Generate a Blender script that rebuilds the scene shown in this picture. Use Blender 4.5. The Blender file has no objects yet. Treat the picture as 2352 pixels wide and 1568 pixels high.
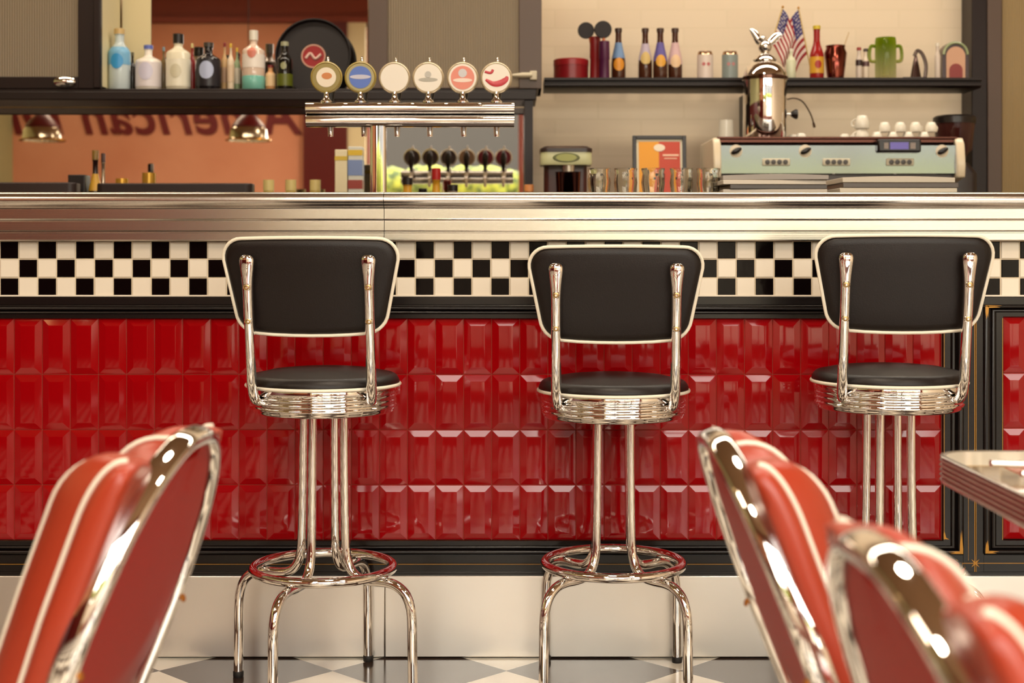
import bpy, math, random
from mathutils import Vector, Matrix
random.seed(7)
PI = math.pi
R = math.radians
C = bpy.context.scene.collection
sc = bpy.context.scene

# ---------------------------------------------------------------- camera
FOC = 50.0 / 36.0 * 2352.0          # focal length in pixels of the photograph
YH = 575.0                          # eye level line
H = 1.0904                          # eye height, m
def PX(px, Y): return (px - 1176.0) * Y / FOC
def PZ(py, Y): return H - (py - YH) * Y / FOC
cam_d = bpy.data.cameras.new('camera'); cam = bpy.data.objects.new('camera', cam_d); C.objects.link(cam)
cam.location = (0, 0, H); cam.rotation_euler = (PI / 2, 0, 0)
cam_d.lens = 50; cam_d.sensor_width = 36; cam_d.sensor_fit = 'HORIZONTAL'
cam_d.shift_y = (YH - 784.0) / 2352.0
cam_d.clip_start = 0.05; cam_d.clip_end = 200
cam_d.dof.use_dof = True; cam_d.dof.focus_distance = 3.5; cam_d.dof.aperture_fstop = 4.2
cam_d.dof.aperture_blades = 0
sc.camera = cam

# ---------------------------------------------------------------- mesh builder
class MB:
    def __init__(s): s.v = []; s.f = []; s.m = []
    def add(s, vs, fs, mi=0, M=None):
        b = len(s.v)
        s.v += [tuple(M @ Vector(p)) if M else tuple(p) for p in vs]
        for f in fs: s.f.append(tuple(i + b for i in f)); s.m.append(mi)
        return s
    def box(s, x0, x1, y0, y1, z0, z1, mi=0, M=None):
        vs = [(x, y, z) for x in (x0, x1) for y in (y0, y1) for z in (z0, z1)]
        return s.add(vs, [(0, 1, 3, 2), (4, 6, 7, 5), (0, 4, 5, 1), (2, 3, 7, 6), (0, 2, 6, 4), (1, 5, 7, 3)], mi, M)
    def lathe(s, prof, c=(0, 0, 0), n=32, mi=0, M=None, a0=0.0, a1=2 * PI, sx=1.0, sy=1.0):
        full = abs(a1 - a0 - 2 * PI) < 1e-6
        k = n if full else n + 1
        vs = []; rows = []
        for r, z in prof:
            if r < 1e-7:
                rows.append([len(vs)]); vs.append((c[0], c[1], c[2] + z))
            else:
                row = []
                for i in range(k):
                    a = a0 + (a1 - a0) * i / n
                    row.append(len(vs)); vs.append((c[0] + r * math.cos(a) * sx, c[1] + r * math.sin(a) * sy, c[2] + z))
                rows.append(row)
        fs = []
        for A, B in zip(rows, rows[1:]):
            for i in range(n):
                j = (i + 1) % k
                if len(A) == 1 and len(B) == 1: continue
                if len(A) == 1: fs.append((A[0], B[j], B[i]))
                elif len(B) == 1: fs.append((A[i], A[j], B[0]))
                else: fs.append((A[i], A[j], B[j], B[i]))
        return s.add(vs, fs, mi, M)
    def tube(s, pts, r, n=12, closed=False, caps=True, mi=0, ref=None, M=None, power=2.0):
        pts = [Vector(p) for p in pts]; N = len(pts)
        if not isinstance(r, (list, tuple)): r = [(r, r)] * N
        r = [(x, x) if not isinstance(x, (list, tuple)) else x for x in r]
        T = []
        for i in range(N):
            if closed: t = pts[(i + 1) % N] - pts[i - 1]
            else: t = pts[min(i + 1, N - 1)] - pts[max(i - 1, 0)]
            T.append(t.normalized() if t.length > 1e-9 else Vector((0, 0, 1)))
        u = None; vs = []
        for i in range(N):
            t = T[i]
            if ref is not None: b = Vector(ref)
            elif u is None: b = Vector((0, 0, 1)) if abs(t.z) < .9 else Vector((1, 0, 0))
            else: b = u
            b = b - t * b.dot(t)
            if b.length < 1e-6: b = t.orthogonal()
            u = b.normalized(); w = t.cross(u)
            for k in range(n):
                a = 2 * PI * k / n; ca, sa = math.cos(a), math.sin(a)
                e = 2.0 / power
                ca = math.copysign(abs(ca) ** e, ca); sa = math.copysign(abs(sa) ** e, sa)
                vs.append(pts[i] + u * (r[i][0] * ca) + w * (r[i][1] * sa))
        fs = []
        for i in range(N if closed else N - 1):
            j = (i + 1) % N
            for k in range(n):
                l = (k + 1) % n
                fs.append((i * n + k, i * n + l, j * n + l, j * n + k))
        if caps and not closed:
            fs.append(tuple(range(n - 1, -1, -1))); fs.append(tuple((N - 1) * n + k for k in range(n)))
        return s.add(vs, fs, mi, M)
    def prism(s, poly, a, b, axis='x', mi=0, M=None):
        n = len(poly)
        def pt(p, t): return {'x': (t, p[0], p[1]), 'y': (p[0], t, p[1]), 'z': (p[0], p[1], t)}[axis]
        vs = [pt(p, a) for p in poly] + [pt(p, b) for p in poly]
        fs = [tuple(range(n)), tuple(range(2 * n - 1, n - 1, -1))] + [(i, i + n, (i + 1) % n + n, (i + 1) % n) for i in range(n)]
        return s.add(vs, fs, mi, M)
    def loft(s, loops, mi=0, cap=True, M=None):
        n = len(loops[0]); vs = [p for L in loops for p in L]; fs = []
        for a in range(len(loops) - 1):
            for i in range(n):
                j = (i + 1) % n
                fs.append((a * n + i, a * n + j, (a + 1) * n + j, (a + 1) * n + i))
        if cap:
            fs.append(tuple(range(n - 1, -1, -1))); fs.append(tuple((len(loops) - 1) * n + i for i in range(n)))
        return s.add(vs, fs, mi, M)
    def ball(s, c, rx, ry=None, rz=None, n=20, k=12, mi=0, M=None):
        ry = ry or rx; rz = rz or rx
        prof = [(math.sin(PI * i / k) if 0 < i < k else 0.0, -math.cos(PI * i / k)) for i in range(k + 1)]
        Q = Matrix.Translation(c) @ Matrix.Diagonal((rx, ry, rz, 1))
        return s.lathe(prof, (0, 0, 0), n, mi, (M @ Q) if M else Q)

def obj(name, mb, mats, parent=None, bevel=0.0, seg=2, ang=40, loc=None, rot=None, sub=0):
    me = bpy.data.meshes.new(name)
    me.from_pydata(mb.v, [], mb.f)
    if not isinstance(mats, (list, tuple)): mats = [mats]
    for m in mats: me.materials.append(m)
    me.polygons.foreach_set('material_index', mb.m)
    me.polygons.foreach_set('use_smooth', [True] * len(mb.f))
    me.update(); me.validate()
    import bmesh
    bm = bmesh.new(); bm.from_mesh(me); bmesh.ops.recalc_face_normals(bm, faces=bm.faces); bm.to_mesh(me); bm.free()
    me.set_sharp_from_angle(angle=R(ang))
    o = bpy.data.objects.new(name, me); C.objects.link(o)
    if parent is not None: o.parent = parent
    if loc is not None: o.location = loc
    if rot is not None: o.rotation_euler = rot
    if bevel:
        b = o.modifiers.new('edge', 'BEVEL'); b.width = bevel; b.segments = seg; b.limit_method = 'ANGLE'; b.angle_limit = R(35)
        b.harden_normals = False
    if sub:
        q = o.modifiers.new('soft', 'SUBSURF'); q.levels = sub; q.render_levels = sub
    return o
def tag(o, label, cat, group=None, kind=None):
    o['label'] = label; o['category'] = cat
    if group: o['group'] = group
    if kind: o['kind'] = kind
    return o
def thing(name, label, cat, loc=(0, 0, 0), rz=0.0, group=None):
    o = bpy.data.objects.new(name, None); C.objects.link(o); o.empty_display_size = .05
    o.location = loc; o.rotation_euler = (0, 0, rz)
    return tag(o, label, cat, group)
def struct(name, mb, mats, **k):
    o = obj(name, mb, mats, **k); o['kind'] = 'structure'; return o
def dup(root, loc, rz=None, label=None):
    r = root.copy(); C.objects.link(r); r.location = loc
    if rz is not None: r.rotation_euler = (0, 0, rz)
    if label: r['label'] = label
    for ch in list(root.children):
        c = ch.copy(); C.objects.link(c); c.parent = r
        for g in list(ch.children):
            d = g.copy(); C.objects.link(d); d.parent = c
    return r
def crom(pts, per=6, closed=False):
    P = [Vector(p) for p in pts]; n = len(P); out = []
    for i in range(n if closed else n - 1):
        if closed: a, b, c, d = P[i - 1], P[i], P[(i + 1) % n], P[(i + 2) % n]
        else: a, b, c, d = P[max(i - 1, 0)], P[i], P[i + 1], P[min(i + 2, n - 1)]
        for k in range(per):
            t = k / per
            out.append(.5 * ((2 * b) + (c - a) * t + (2 * a - 5 * b + 4 * c - d) * t * t + (3 * b - a - 3 * c + d) * t ** 3))
    if not closed: out.append(P[-1])
    return out
def round_rect(hw, hh, r, n=8, cx=0, cy=0):
    out = []
    for sx, sy, a in ((1, 1, 0), (-1, 1, PI / 2), (-1, -1, PI), (1, -1, 3 * PI / 2)):
        for k in range(n + 1):
            t = a + PI / 2 * k / n
            out.append((cx + sx * (hw - r) + r * math.cos(t), cy + sy * (hh - r) + r * math.sin(t)))
    return out

# ---------------------------------------------------------------- materials
def lin(c): return c / 12.92 if c <= .04045 else ((c + .055) / 1.055) ** 2.4
def rgb(r, g, b): return (lin(r / 255), lin(g / 255), lin(b / 255), 1)
def mat(name, col, rough=.5, metal=0.0, spec=.5, coat=0.0, trans=0.0, ior=1.5, emit=None, es=0.0, aniso=0.0):
    m = bpy.data.materials.new(name); m.use_nodes = True
    p = m.node_tree.nodes['Principled BSDF']
    p.inputs['Base Color'].default_value = col; p.inputs['Roughness'].default_value = rough
    p.inputs['Metallic'].default_value = metal; p.inputs['Specular IOR Level'].default_value = spec
    p.inputs['Coat Weight'].default_value = coat; p.inputs['Coat Roughness'].default_value = .05
    p.inputs['Transmission Weight'].default_value = trans; p.inputs['IOR'].default_value = ior
    p.inputs['Anisotropic'].default_value = aniso
    if emit: p.inputs['Emission Color'].default_value = emit; p.inputs['Emission Strength'].default_value = es
    return m
def nodes(m): return m.node_tree.nodes, m.node_tree.links, m.node_tree.nodes['Principled BSDF']
def add_noise_bump(m, scale=(50, 50, 50), strength=.1, dist=.001, detail=3):
    n, l, p = nodes(m)
    tc = n.new('ShaderNodeTexCoord'); mp = n.new('ShaderNodeMapping'); nz = n.new('ShaderNodeTexNoise'); b = n.new('ShaderNodeBump')
    mp.inputs['Scale'].default_value = scale; nz.inputs['Scale'].default_value = 1; nz.inputs['Detail'].default_value = detail
    l.new(tc.outputs['Object'], mp.inputs['Vector']); l.new(mp.outputs['Vector'], nz.inputs['Vector'])
    b.inputs['Strength'].default_value = strength; b.inputs['Distance'].default_value = dist
    l.new(nz.outputs['Fac'], b.inputs['Height']); l.new(b.outputs['Normal'], p.inputs['Normal'])
    return nz
def add_mottle(m, c1, c2, scale=(3, 3, 3), lo=.35, hi=.65, detail=5):
    n, l, p = nodes(m)
    tc = n.new('ShaderNodeTexCoord'); mp = n.new('ShaderNodeMapping'); nz = n.new('ShaderNodeTexNoise'); cr = n.new('ShaderNodeValToRGB')
    mp.inputs['Scale'].default_value = scale; nz.inputs['Scale'].default_value = 1; nz.inputs['Detail'].default_value = detail
    l.new(tc.outputs['Object'], mp.inputs['Vector']); l.new(mp.outputs['Vector'], nz.inputs['Vector'])
    l.new(nz.outputs['Fac'], cr.inputs['Fac'])
    cr.color_ramp.elements[0].position = lo; cr.color_ramp.elements[0].color = c1
    cr.color_ramp.elements[1].position = hi; cr.color_ramp.elements[1].color = c2
    l.new(cr.outputs['Color'], p.inputs['Base Color'])
    return cr
CHROME = mat('chrome', (.86, .83, .80, 1), .045, 1.0)
add_noise_bump(CHROME, (9, 9, 9), .018, .002)
CHROME_SOFT = mat('satin chrome trim', (.92, .88, .83, 1), .22, 1.0)
CHROME_WORN = mat('worn chrome', (.72, .66, .58, 1), .16, 1.0)
add_mottle(CHROME_WORN, (.60, .50, .40, 1), (.76, .70, .62, 1), (30, 30, 8))
STEEL = mat('brushed steel', (.74, .70, .65, 1), .3, 1.0)
add_noise_bump(STEEL, (2.5, 300, 300), .08, .0006)
KICK = mat('brushed kick steel', (.84, .80, .74, 1), .36, 1.0)
add_noise_bump(KICK, (260, 3, 6), .06, .0005)
BULL = mat('polished steel edge', (.66, .625, .58, 1), .2, 1.0)
add_noise_bump(BULL, (1.5, 400, 400), .1, .0005)
REDTILE = mat('red glazed tile', rgb(142, 2, 8), .07, 0, .45, 0)
add_noise_bump(REDTILE, (12, 12, 12), .014, .004, 0)
GROUT_RED = mat('red tile grout', rgb(150, 70, 50), .8)
WTILE = mat('white glazed tile', rgb(226, 216, 200), .12)
BTILE = mat('black glazed tile', rgb(10, 5, 5), .09, 0, .14)
add_noise_bump(BTILE, (20, 20, 20), .12, .004, 2)
GROUT = mat('cream grout', rgb(205, 190, 165), .8)
BLACKPAINT = mat('black satin paint', rgb(16, 10, 9), .24, 0, .4)
def gold_wear(m, scale, lo, hi):
    n, l, p = nodes(m)
    cr = add_mottle(m, rgb(16, 10, 9), rgb(196, 146, 52), scale, lo, hi, 6)
    return m
gold_wear(BLACKPAINT, (3.0, 30, 30), .725, .735)
GOLD = mat('worn gold line', rgb(190, 135, 48), .45, .2)
BLACKVINYL = mat('black vinyl', rgb(18, 9, 7), .42, 0, .35)
add_noise_bump(BLACKVINYL, (420, 420, 420), .25, .0012, 2)
REDVINYL = mat('red vinyl', rgb(158, 54, 32), .32, 0, .5)
add_noise_bump(REDVINYL, (500, 500, 500), .12, .001, 2)
REDBOARD = mat('red vinyl backboard', rgb(158, 26, 20), .45, 0, .15)
add_noise_bump(REDBOARD, (500, 500, 500), .12, .001, 2)
REDDARK = mat('dark red welt', rgb(120, 12, 16), .4)
PIPING = mat('cream piping', rgb(232, 224, 206), .4)
BRASS = mat('brass screw', rgb(196, 164, 110), .28, 1.0)
RUST = mat('rusty screw', rgb(176, 110, 40), .5, .6)
RUBBER = mat('black rubber', rgb(20, 16, 15), .6)
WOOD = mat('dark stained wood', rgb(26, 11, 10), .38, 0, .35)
WOODLIT = mat('brown lit wood', rgb(84, 66, 56), .4)  # lighter copy of the dark wood, light put into its colour
PLANK = mat('dark shelf wood', rgb(28, 17, 15), .4, 0, .35)
CREAMPANEL = mat('cream panel', rgb(226, 212, 170), .6)
MIRROR = mat('mirror glass', (.88, .84, .80, 1), .012, 1.0)
WHITECER = mat('white porcelain', rgb(232, 224, 208), .15)
LEAFGREEN = mat('hedge leaves', rgb(120, 150, 40), .7)
add_mottle(LEAFGREEN, rgb(50, 70, 16), rgb(150, 158, 48), (9, 9, 9), .35, .62)
GREYFACADE = mat('grey facade', rgb(42, 39, 35), .8)
PALEFACADE = mat('pale grey facade', rgb(104, 106, 110), .8)
PAVE = mat('street paving', rgb(150, 142, 128), .8)
ORANGE = mat('orange plaster', rgb(214, 122, 82), .75)
add_mottle(ORANGE, rgb(212, 138, 104), rgb(230, 164, 130), (.9, .9, .9), .3, .7)
DARKRED = mat('dark red panelling', rgb(92, 14, 14), .35)
SAGE = mat('pale green wall', rgb(176, 176, 130), .7)
CEIL = mat('tan ceiling', rgb(150, 118, 88), .8)
BROWNBEAM = mat('red brown beam', rgb(140, 62, 44), .6)
LETTER = mat('maroon letters', rgb(110, 14, 20), .5)
CREAMWALL = mat('cream painted brick', rgb(226, 208, 174), .6)
def brick_bump(m):
    n, l, p = nodes(m)
    tc = n.new('ShaderNodeTexCoord'); mp = n.new('ShaderNodeMapping'); bk = n.new('ShaderNodeTexBrick'); b = n.new('ShaderNodeBump')
    mp.inputs['Rotation'].default_value = (PI / 2, 0, 0)
    l.new(tc.outputs['Object'], mp.inputs['Vector']); l.new(mp.outputs['Vector'], bk.inputs['Vector'])
    bk.inputs['Scale'].default_value = 1; bk.inputs['Brick Width'].default_value = .40; bk.inputs['Row Height'].default_value = .085
    bk.inputs['Mortar Size'].default_value = .006; bk.inputs['Mortar Smooth'].default_value = .4
    bk.inputs['Color1'].default_value = rgb(230, 211, 184); bk.inputs['Color2'].default_value = rgb(227, 207, 180)
    bk.inputs['Mortar'].default_value = rgb(225, 206, 178)
    l.new(bk.outputs['Color'], p.inputs['Base Color'])
    b.inputs['Strength'].default_value = .06; b.inputs['Distance'].default_value = -.002
    l.new(bk.outputs['Fac'], b.inputs['Height']); l.new(b.outputs['Normal'], p.inputs['Normal'])
brick_bump(CREAMWALL)
def fluted(name, col, tr):
    m = bpy.data.materials.new(name); m.use_nodes = True
    n, l, p = nodes(m); out = n['Material Output']
    p.inputs['Base Color'].default_value = col; p.inputs['Roughness'].default_value = .16
    tc = n.new('ShaderNodeTexCoord'); w = n.new('ShaderNodeTexWave'); b = n.new('ShaderNodeBump'); mp = n.new('ShaderNodeMapping')
    w.wave_type = 'BANDS'; w.bands_direction = 'X'; w.inputs['Scale'].default_value = 30; w.inputs['Distortion'].default_value = 0
    l.new(tc.outputs['Object'], mp.inputs['Vector']); l.new(mp.outputs['Vector'], w.inputs['Vector']); l.new(w.outputs['Fac'], b.inputs['Height'])
    b.inputs['Strength'].default_value = .9; b.inputs['Distance'].default_value = .004
    l.new(b.outputs['Normal'], p.inputs['Normal'])
    t = n.new('ShaderNodeBsdfTransparent'); t.inputs['Color'].default_value = tr
    g = n.new('ShaderNodeBsdfRefraction'); g.inputs['IOR'].default_value = 1.12; g.inputs['Roughness'].default_value = .12; g.inputs['Color'].default_value = tr
    l.new(b.outputs['Normal'], g.inputs['Normal'])
    mx = n.new('ShaderNodeMixShader'); mx.inputs['Fac'].default_value = .42
    l.new(g.outputs[0], mx.inputs[1]); l.new(p.outputs[0], mx.inputs[2]); l.new(mx.outputs[0], out.inputs['Surface'])
    return m
FLUTE = fluted('fluted glass', rgb(214, 194, 166), rgb(240, 226, 206))
FLUTE_AMBER = fluted('fluted amber glass', rgb(232, 200, 146), rgb(248, 222, 176))
def glass(name, col, rough=0.02, mixv=.25):
    m = bpy.data.materials.new(name); m.use_nodes = True
    n, l, p = nodes(m); out = n['Material Output']
    p.inputs['Base Color'].default_value = col; p.inputs['Roughness'].default_value = .06
    t = n.new('ShaderNodeBsdfTransparent'); t.inputs['Color'].default_value = col
    lw = n.new('ShaderNodeLayerWeight'); lw.inputs['Blend'].default_value = .35
    ma = n.new('ShaderNodeMath'); ma.operation = 'MULTIPLY_ADD'; ma.inputs[1].default_value = .75; ma.inputs[2].default_value = mixv
    ma.use_clamp = True
    l.new(lw.outputs['Facing'], ma.inputs[0])
    mx = n.new('ShaderNodeMixShader'); l.new(ma.outputs[0], mx.inputs['Fac'])
    l.new(t.outputs[0], mx.inputs[1]); l.new(p.outputs[0], mx.inputs[2]); l.new(mx.outputs[0], out.inputs['Surface'])
    return m
CLEAR = mat('clear glass', rgb(246, 244, 236), .02, trans=1.0, ior=1.45)
GREENGLASS = glass('lime green glass', rgb(196, 208, 70), mixv=.22)
def jar_tint(m):
    n = m.node_tree.nodes; l = m.node_tree.links
    tc = n.new('ShaderNodeTexCoord'); sp = n.new('ShaderNodeSeparateXYZ'); mr = n.new('ShaderNodeMapRange'); cr = n.new('ShaderNodeValToRGB')
    l.new(tc.outputs['Object'], sp.inputs[0]); l.new(sp.outputs[2], mr.inputs[0]); mr.inputs[1].default_value = .0; mr.inputs[2].default_value = .16
    l.new(mr.outputs[0], cr.inputs['Fac'])
    cr.color_ramp.elements[0].color = rgb(232, 226, 176); cr.color_ramp.elements[1].color = rgb(150, 172, 24)
    for nd in n:
        if nd.type == 'BSDF_TRANSPARENT': l.new(cr.outputs[0], nd.inputs['Color'])
        if nd.type == 'BSDF_PRINCIPLED': l.new(cr.outputs[0], nd.inputs['Base Color'])
jar_tint(GREENGLASS)
TEALGLASS = glass('teal glass', rgb(150, 205, 190), mixv=.3)
_cache = {}
def col(r, g, b, rough=.35, metal=0.0):
    k = (r, g, b, rough, metal)
    if k not in _cache: _cache[k] = mat('paint %d %d %d' % (r, g, b) + (' metal' if metal else ''), rgb(r, g, b), rough, metal)
    return _cache[k]
def lamp_mat(name, c, s): return mat(name, c, .5, emit=c, es=s)

# ---------------------------------------------------------------- the room
BY = 3.82                                           # plane of the bar front
def floor_mat():
    m = mat('harlequin floor', (.5, .5, .5, 1), .14, 0, .28)
    n, l, p = nodes(m)
    g = n.new('ShaderNodeNewGeometry'); s = n.new('ShaderNodeSeparateXYZ'); l.new(g.outputs['Position'], s.inputs[0])
    def M(op, a, b=None):
        q = n.new('ShaderNodeMath'); q.operation = op
        for i, x in enumerate((a, b)):
            if x is None: continue
            if isinstance(x, (int, float)): q.inputs[i].default_value = x
            else: l.new(x, q.inputs[i])
        return q.outputs[0]
    x = M('ADD', s.outputs[0], .0145); y = M('SUBTRACT', s.outputs[1], 3.69)
    k = 1 / (.4507)
    u = M('MULTIPLY', M('ADD', x, y), k); v = M('MULTIPLY', M('SUBTRACT', y, x), k)
    par = M('FLOORED_MODULO', M('ADD', M('FLOOR', u), M('FLOOR', v)), 2)
    def edge(w):
        f = M('FLOORED_MODULO', w, 1.0); return M('MINIMUM', f, M('SUBTRACT', 1.0, f))
    gr = M('LESS_THAN', M('MINIMUM', edge(u), edge(v)), .0055)
    nz = n.new('ShaderNodeTexNoise'); nz.inputs['Scale'].default_value = 6; nz.inputs['Detail'].default_value = 5
    l.new(g.outputs['Position'], nz.inputs['Vector'])
    def mix(fac, a, b):
        q = n.new('ShaderNodeMix'); q.data_type = 'RGBA'
        if isinstance(fac, float): q.inputs[0].default_value = fac
        else: l.new(fac, q.inputs[0])
        for i, c in ((6, a), (7, b)):
            if isinstance(c, tuple): q.inputs[i].default_value = c
            else: l.new(c, q.inputs[i])
        return q.outputs[2]
    dark = mix(nz.outputs['Fac'], rgb(52, 38, 32), rgb(66, 52, 44))
    white = mix(nz.outputs['Fac'], rgb(226, 218, 202), rgb(236, 230, 216))
    c = mix(par, white, dark); c = mix(gr, c, rgb(40, 26, 22))
    l.new(c, p.inputs['Base Color'])
    r = M('MULTIPLY_ADD', nz.outputs['Fac'], .12); r.node.inputs[2].default_value = .1
    l.new(r, p.inputs['Roughness'])
    return m
RX0, RX1, RY0, RY1, RZ = -5.3, 5.2, -2.5, 6.62, 3.9
struct('floor', MB().box(RX0, RX1, RY0, RY1, -.1, 0), floor_mat())
struct('ceiling', MB().box(RX0, RX1, RY0, RY1, RZ, RZ + .1), CEIL)
struct('wall_back', MB().box(RX0, RX1, RY1, RY1 + .15, 0, RZ), CREAMWALL)
struct('wall_left', MB().box(RX0 - .15, RX0, RY0, RY1, 1.6, RZ), SAGE)
struct('trim_1', MB().box(RX0 - .15, RX0, RY0, RY1, 0, 1.6), DARKRED)
struct('wall_right', MB().box(RX1, RX1 + .15, RY0, RY1, 0, RZ), CREAMWALL)
WX0, WX1 = -1.55, 4.9
mb = MB().box(RX0, -2.2, RY0 - .2, RY0, 1.6, 3.5)
struct('wall_front', mb, ORANGE)
struct('trim_2', MB().box(RX0, -2.2, RY0 - .2, RY0 + .03, 0, 1.6), DARKRED)
struct('trim_3', MB().box(-2.2, -1.74, RY0 - .2, RY0 + .1, 0, 3.5), DARKRED)
struct('trim_7', MB().box(-1.74, WX0, RY0 - .2, RY0 + .06, 0, 3.5), CREAMPANEL)
struct('trim_4', MB().box(RX0, RX1, RY0 - .2, RY0 + .04, 3.5, RZ).box(RX0, RX1, RY0, RY0 + .08, 3.5, 3.56), BROWNBEAM)
struct('wall_front_lower', MB().box(WX0, RX1, RY0 - .2, RY0, 0, .35), BROWNBEAM)
struct('wall_front_end', MB().box(WX1, RX1, RY0 - .2, RY0, .35, 3.5), BROWNBEAM)
# glazing bars of the shop front
fw = MB()
for x in (WX0, .1, 1.7, 3.3, WX1): fw.box(x - .03, x + .03, RY0 - .12, RY0 - .04, .35, 3.5)
for z in (.35, 2.75, 3.5): fw.box(WX0, WX1, RY0 - .12, RY0 - .04, z - .03, z + .03)
struct('window_1', fw, BROWNBEAM)
# outside
struct('street', MB().box(-30, 30, -30, RY0 - .2, -.25, -.12), PAVE)
struct('exterior_facade', MB().box(-3.4, .2, -18, -17, -.2, 5.0), GREYFACADE)
struct('exterior_facade', MB().box(.4, 18, -20, -19, -.2, 4.6), PALEFACADE)
hb = MB()
struct('exterior_reflector_planter', MB().box(-4.4, .5, -5.9, -5.3, -.2, 1.5), mat('pale reflector planter', rgb(172, 162, 144), .8))  # unseen wall added to keep hedge green out of the bar reflections
for i in range(46):
    x = -4.2 + i * .1 + random.uniform(-.05, .05)
    hb.ball((x, -5.6 + random.uniform(-.12, .12), 1.85 + random.uniform(-.04, .06)), .24, .24, .29, 10, 6)
struct('exterior_reflector_wall', MB().box(.5, 11, -15.3, -15, -.2, 1.95), mat('pale reflector wall', rgb(186, 176, 158), .8))  # unseen wall added so the steel fascia reflects something pale
hb2 = MB()
for i in range(60):
    hb2.ball((.7 + i * .17, -15.15 + random.uniform(-.2, .2), random.uniform(2.285, 2.38)), .38, .3, .33, 10, 6)
tag(obj('wall_hedge', hb2, LEAFGREEN), 'green hedge along the top of the pale reflector wall outside', 'hedge', kind='stuff')
tag(obj('hedge', hb, LEAFGREEN), 'green hedge above the added planter wall outside the front windows', 'hedge', kind='stuff')
# mirror-side lettering on the orange wall (its reflection is what the photograph shows)
fc = bpy.data.curves.new('wall_lettering', 'FONT'); fc.body = 'American Diner'; fc.size = .56; fc.shear = .28; fc.extrude = .008; fc.offset = .010
fc.space_character = 1.06
fc.materials.append(LETTER)
_t = bpy.data.objects.new('lettering_source', fc); C.objects.link(_t); bpy.context.view_layer.update()
_m = bpy.data.meshes.new_from_object(_t.evaluated_get(bpy.context.evaluated_depsgraph_get())); bpy.data.objects.remove(_t)
fo = bpy.data.objects.new('wall_lettering', _m); C.objects.link(fo)
fo.rotation_euler = (PI / 2, 0, PI); fo.location = (-2.24, RY0 + .012, 2.33)
tag(fo, 'maroon slanted letters reading American Diner on the orange wall', 'lettering')
# pendant lamps over the dining side
def pendant(x, y, z, label):
    t = thing('pendant_lamp', label, 'lamp', (x, y, z), group='brass pendant lamps')
    obj('lamp_shade', MB().lathe([(.168, 0), (.17, .006), (.150, .016), (.146, .03), (.140, .085), (.125, .10), (.02, .105), (.02, .10), (.12, .095), (.134, .082), (.14, .03), (.160, .004), (.168, 0)], n=40), [col(226, 214, 190, .15, 1.0)], t)
    obj('shade_rim', MB().tube([(.17 * math.cos(a), .17 * math.sin(a), .004) for a in [2 * PI * i / 40 for i in range(40)]], .006, 8, True), [col(220, 160, 60, .2, 1.0)], t)
    obj('bulb', MB().ball((0, 0, .05), .04), [lamp_mat('warm bulb', (1, .62, .25, 1), 14)], t)
    obj('collar', MB().lathe([(0, .100), (.124, .100), (.128, .112), (.10, .15), (.03, .22), (0, .23)], n=24), [DARKRED], t)
    obj('cord', MB().tube([(0, 0, .22), (0, 0, RZ - z)], .003, 8), [RUBBER], t)
pendant(-3.6, 1.7, 1.93, 'brass dome pendant lamp farther from the mirror edge')
pendant(-2.02, 1.7, 1.93, 'brass dome pendant lamp nearer the beer tower')

# ---------------------------------------------------------------- the bar
s0 = FOC / BY
def bx(px): return (px - 1176.0) / s0
def bz(py, dy=0.0): return H - (py - YH) * (BY + dy) / FOC
BX0, BX1 = -2.3, 2.5
SEAM = bx(885)
bar = thing('bar_counter', 'long diner bar front with red tiles, checker band and black mouldings', 'bar counter', (0, BY, 0))
obj('carcass', MB().box(BX0, BX1, .012, .5, 0, bz(553.5)), BLACKPAINT, bar)
# checker band
mb = MB(); pit = 43.35 / s0; x_ref = bx(.3)
mb.box(BX0, BX1, -.001, .012, bz(680), bz(553.4), 2)
i0 = int((BX0 - x_ref) / pit); i1 = int((BX1 - x_ref) / pit)
def tile_block(mb, x0, x1, z0, z1, y0, h, bw, bh, mi):
    vs = [(x0, y0, z0), (x1, y0, z0), (x1, y0, z1), (x0, y0, z1),
          (x0 + bw, y0 - h, z0 + bh), (x1 - bw, y0 - h, z0 + bh), (x1 - bw, y0 - h, z1 - bh), (x0 + bw, y0 - h, z1 - bh)]
    mb.add(vs, [(4, 5, 6, 7), (0, 1, 5, 4), (1, 2, 6, 5), (2, 3, 7, 6), (3, 0, 4, 7)], mi)
for i in range(i0, i1):
    for r in range(3):
        zt = min(bz(552.0 + r * 42.9), bz(553.6)); zb = bz(552.0 + (r + 1) * 42.9)
        blk = (i + r) % 2 == 0
        g = .0016 if blk else .0011
        xx = x_ref + i * pit + random.uniform(-.0004, .0004)
        tile_block(mb, xx + g, xx + pit - g, zb + g, zt - g, -.001, .0025, .0018, .0018, 1 if blk else 0)
mb.box(BX0, BX1, -.006, -.001, bz(680.5), bz(677), 0)
obj('checker_tile_band', mb, [WTILE, BTILE, GROUT], bar, ang=20)
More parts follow.
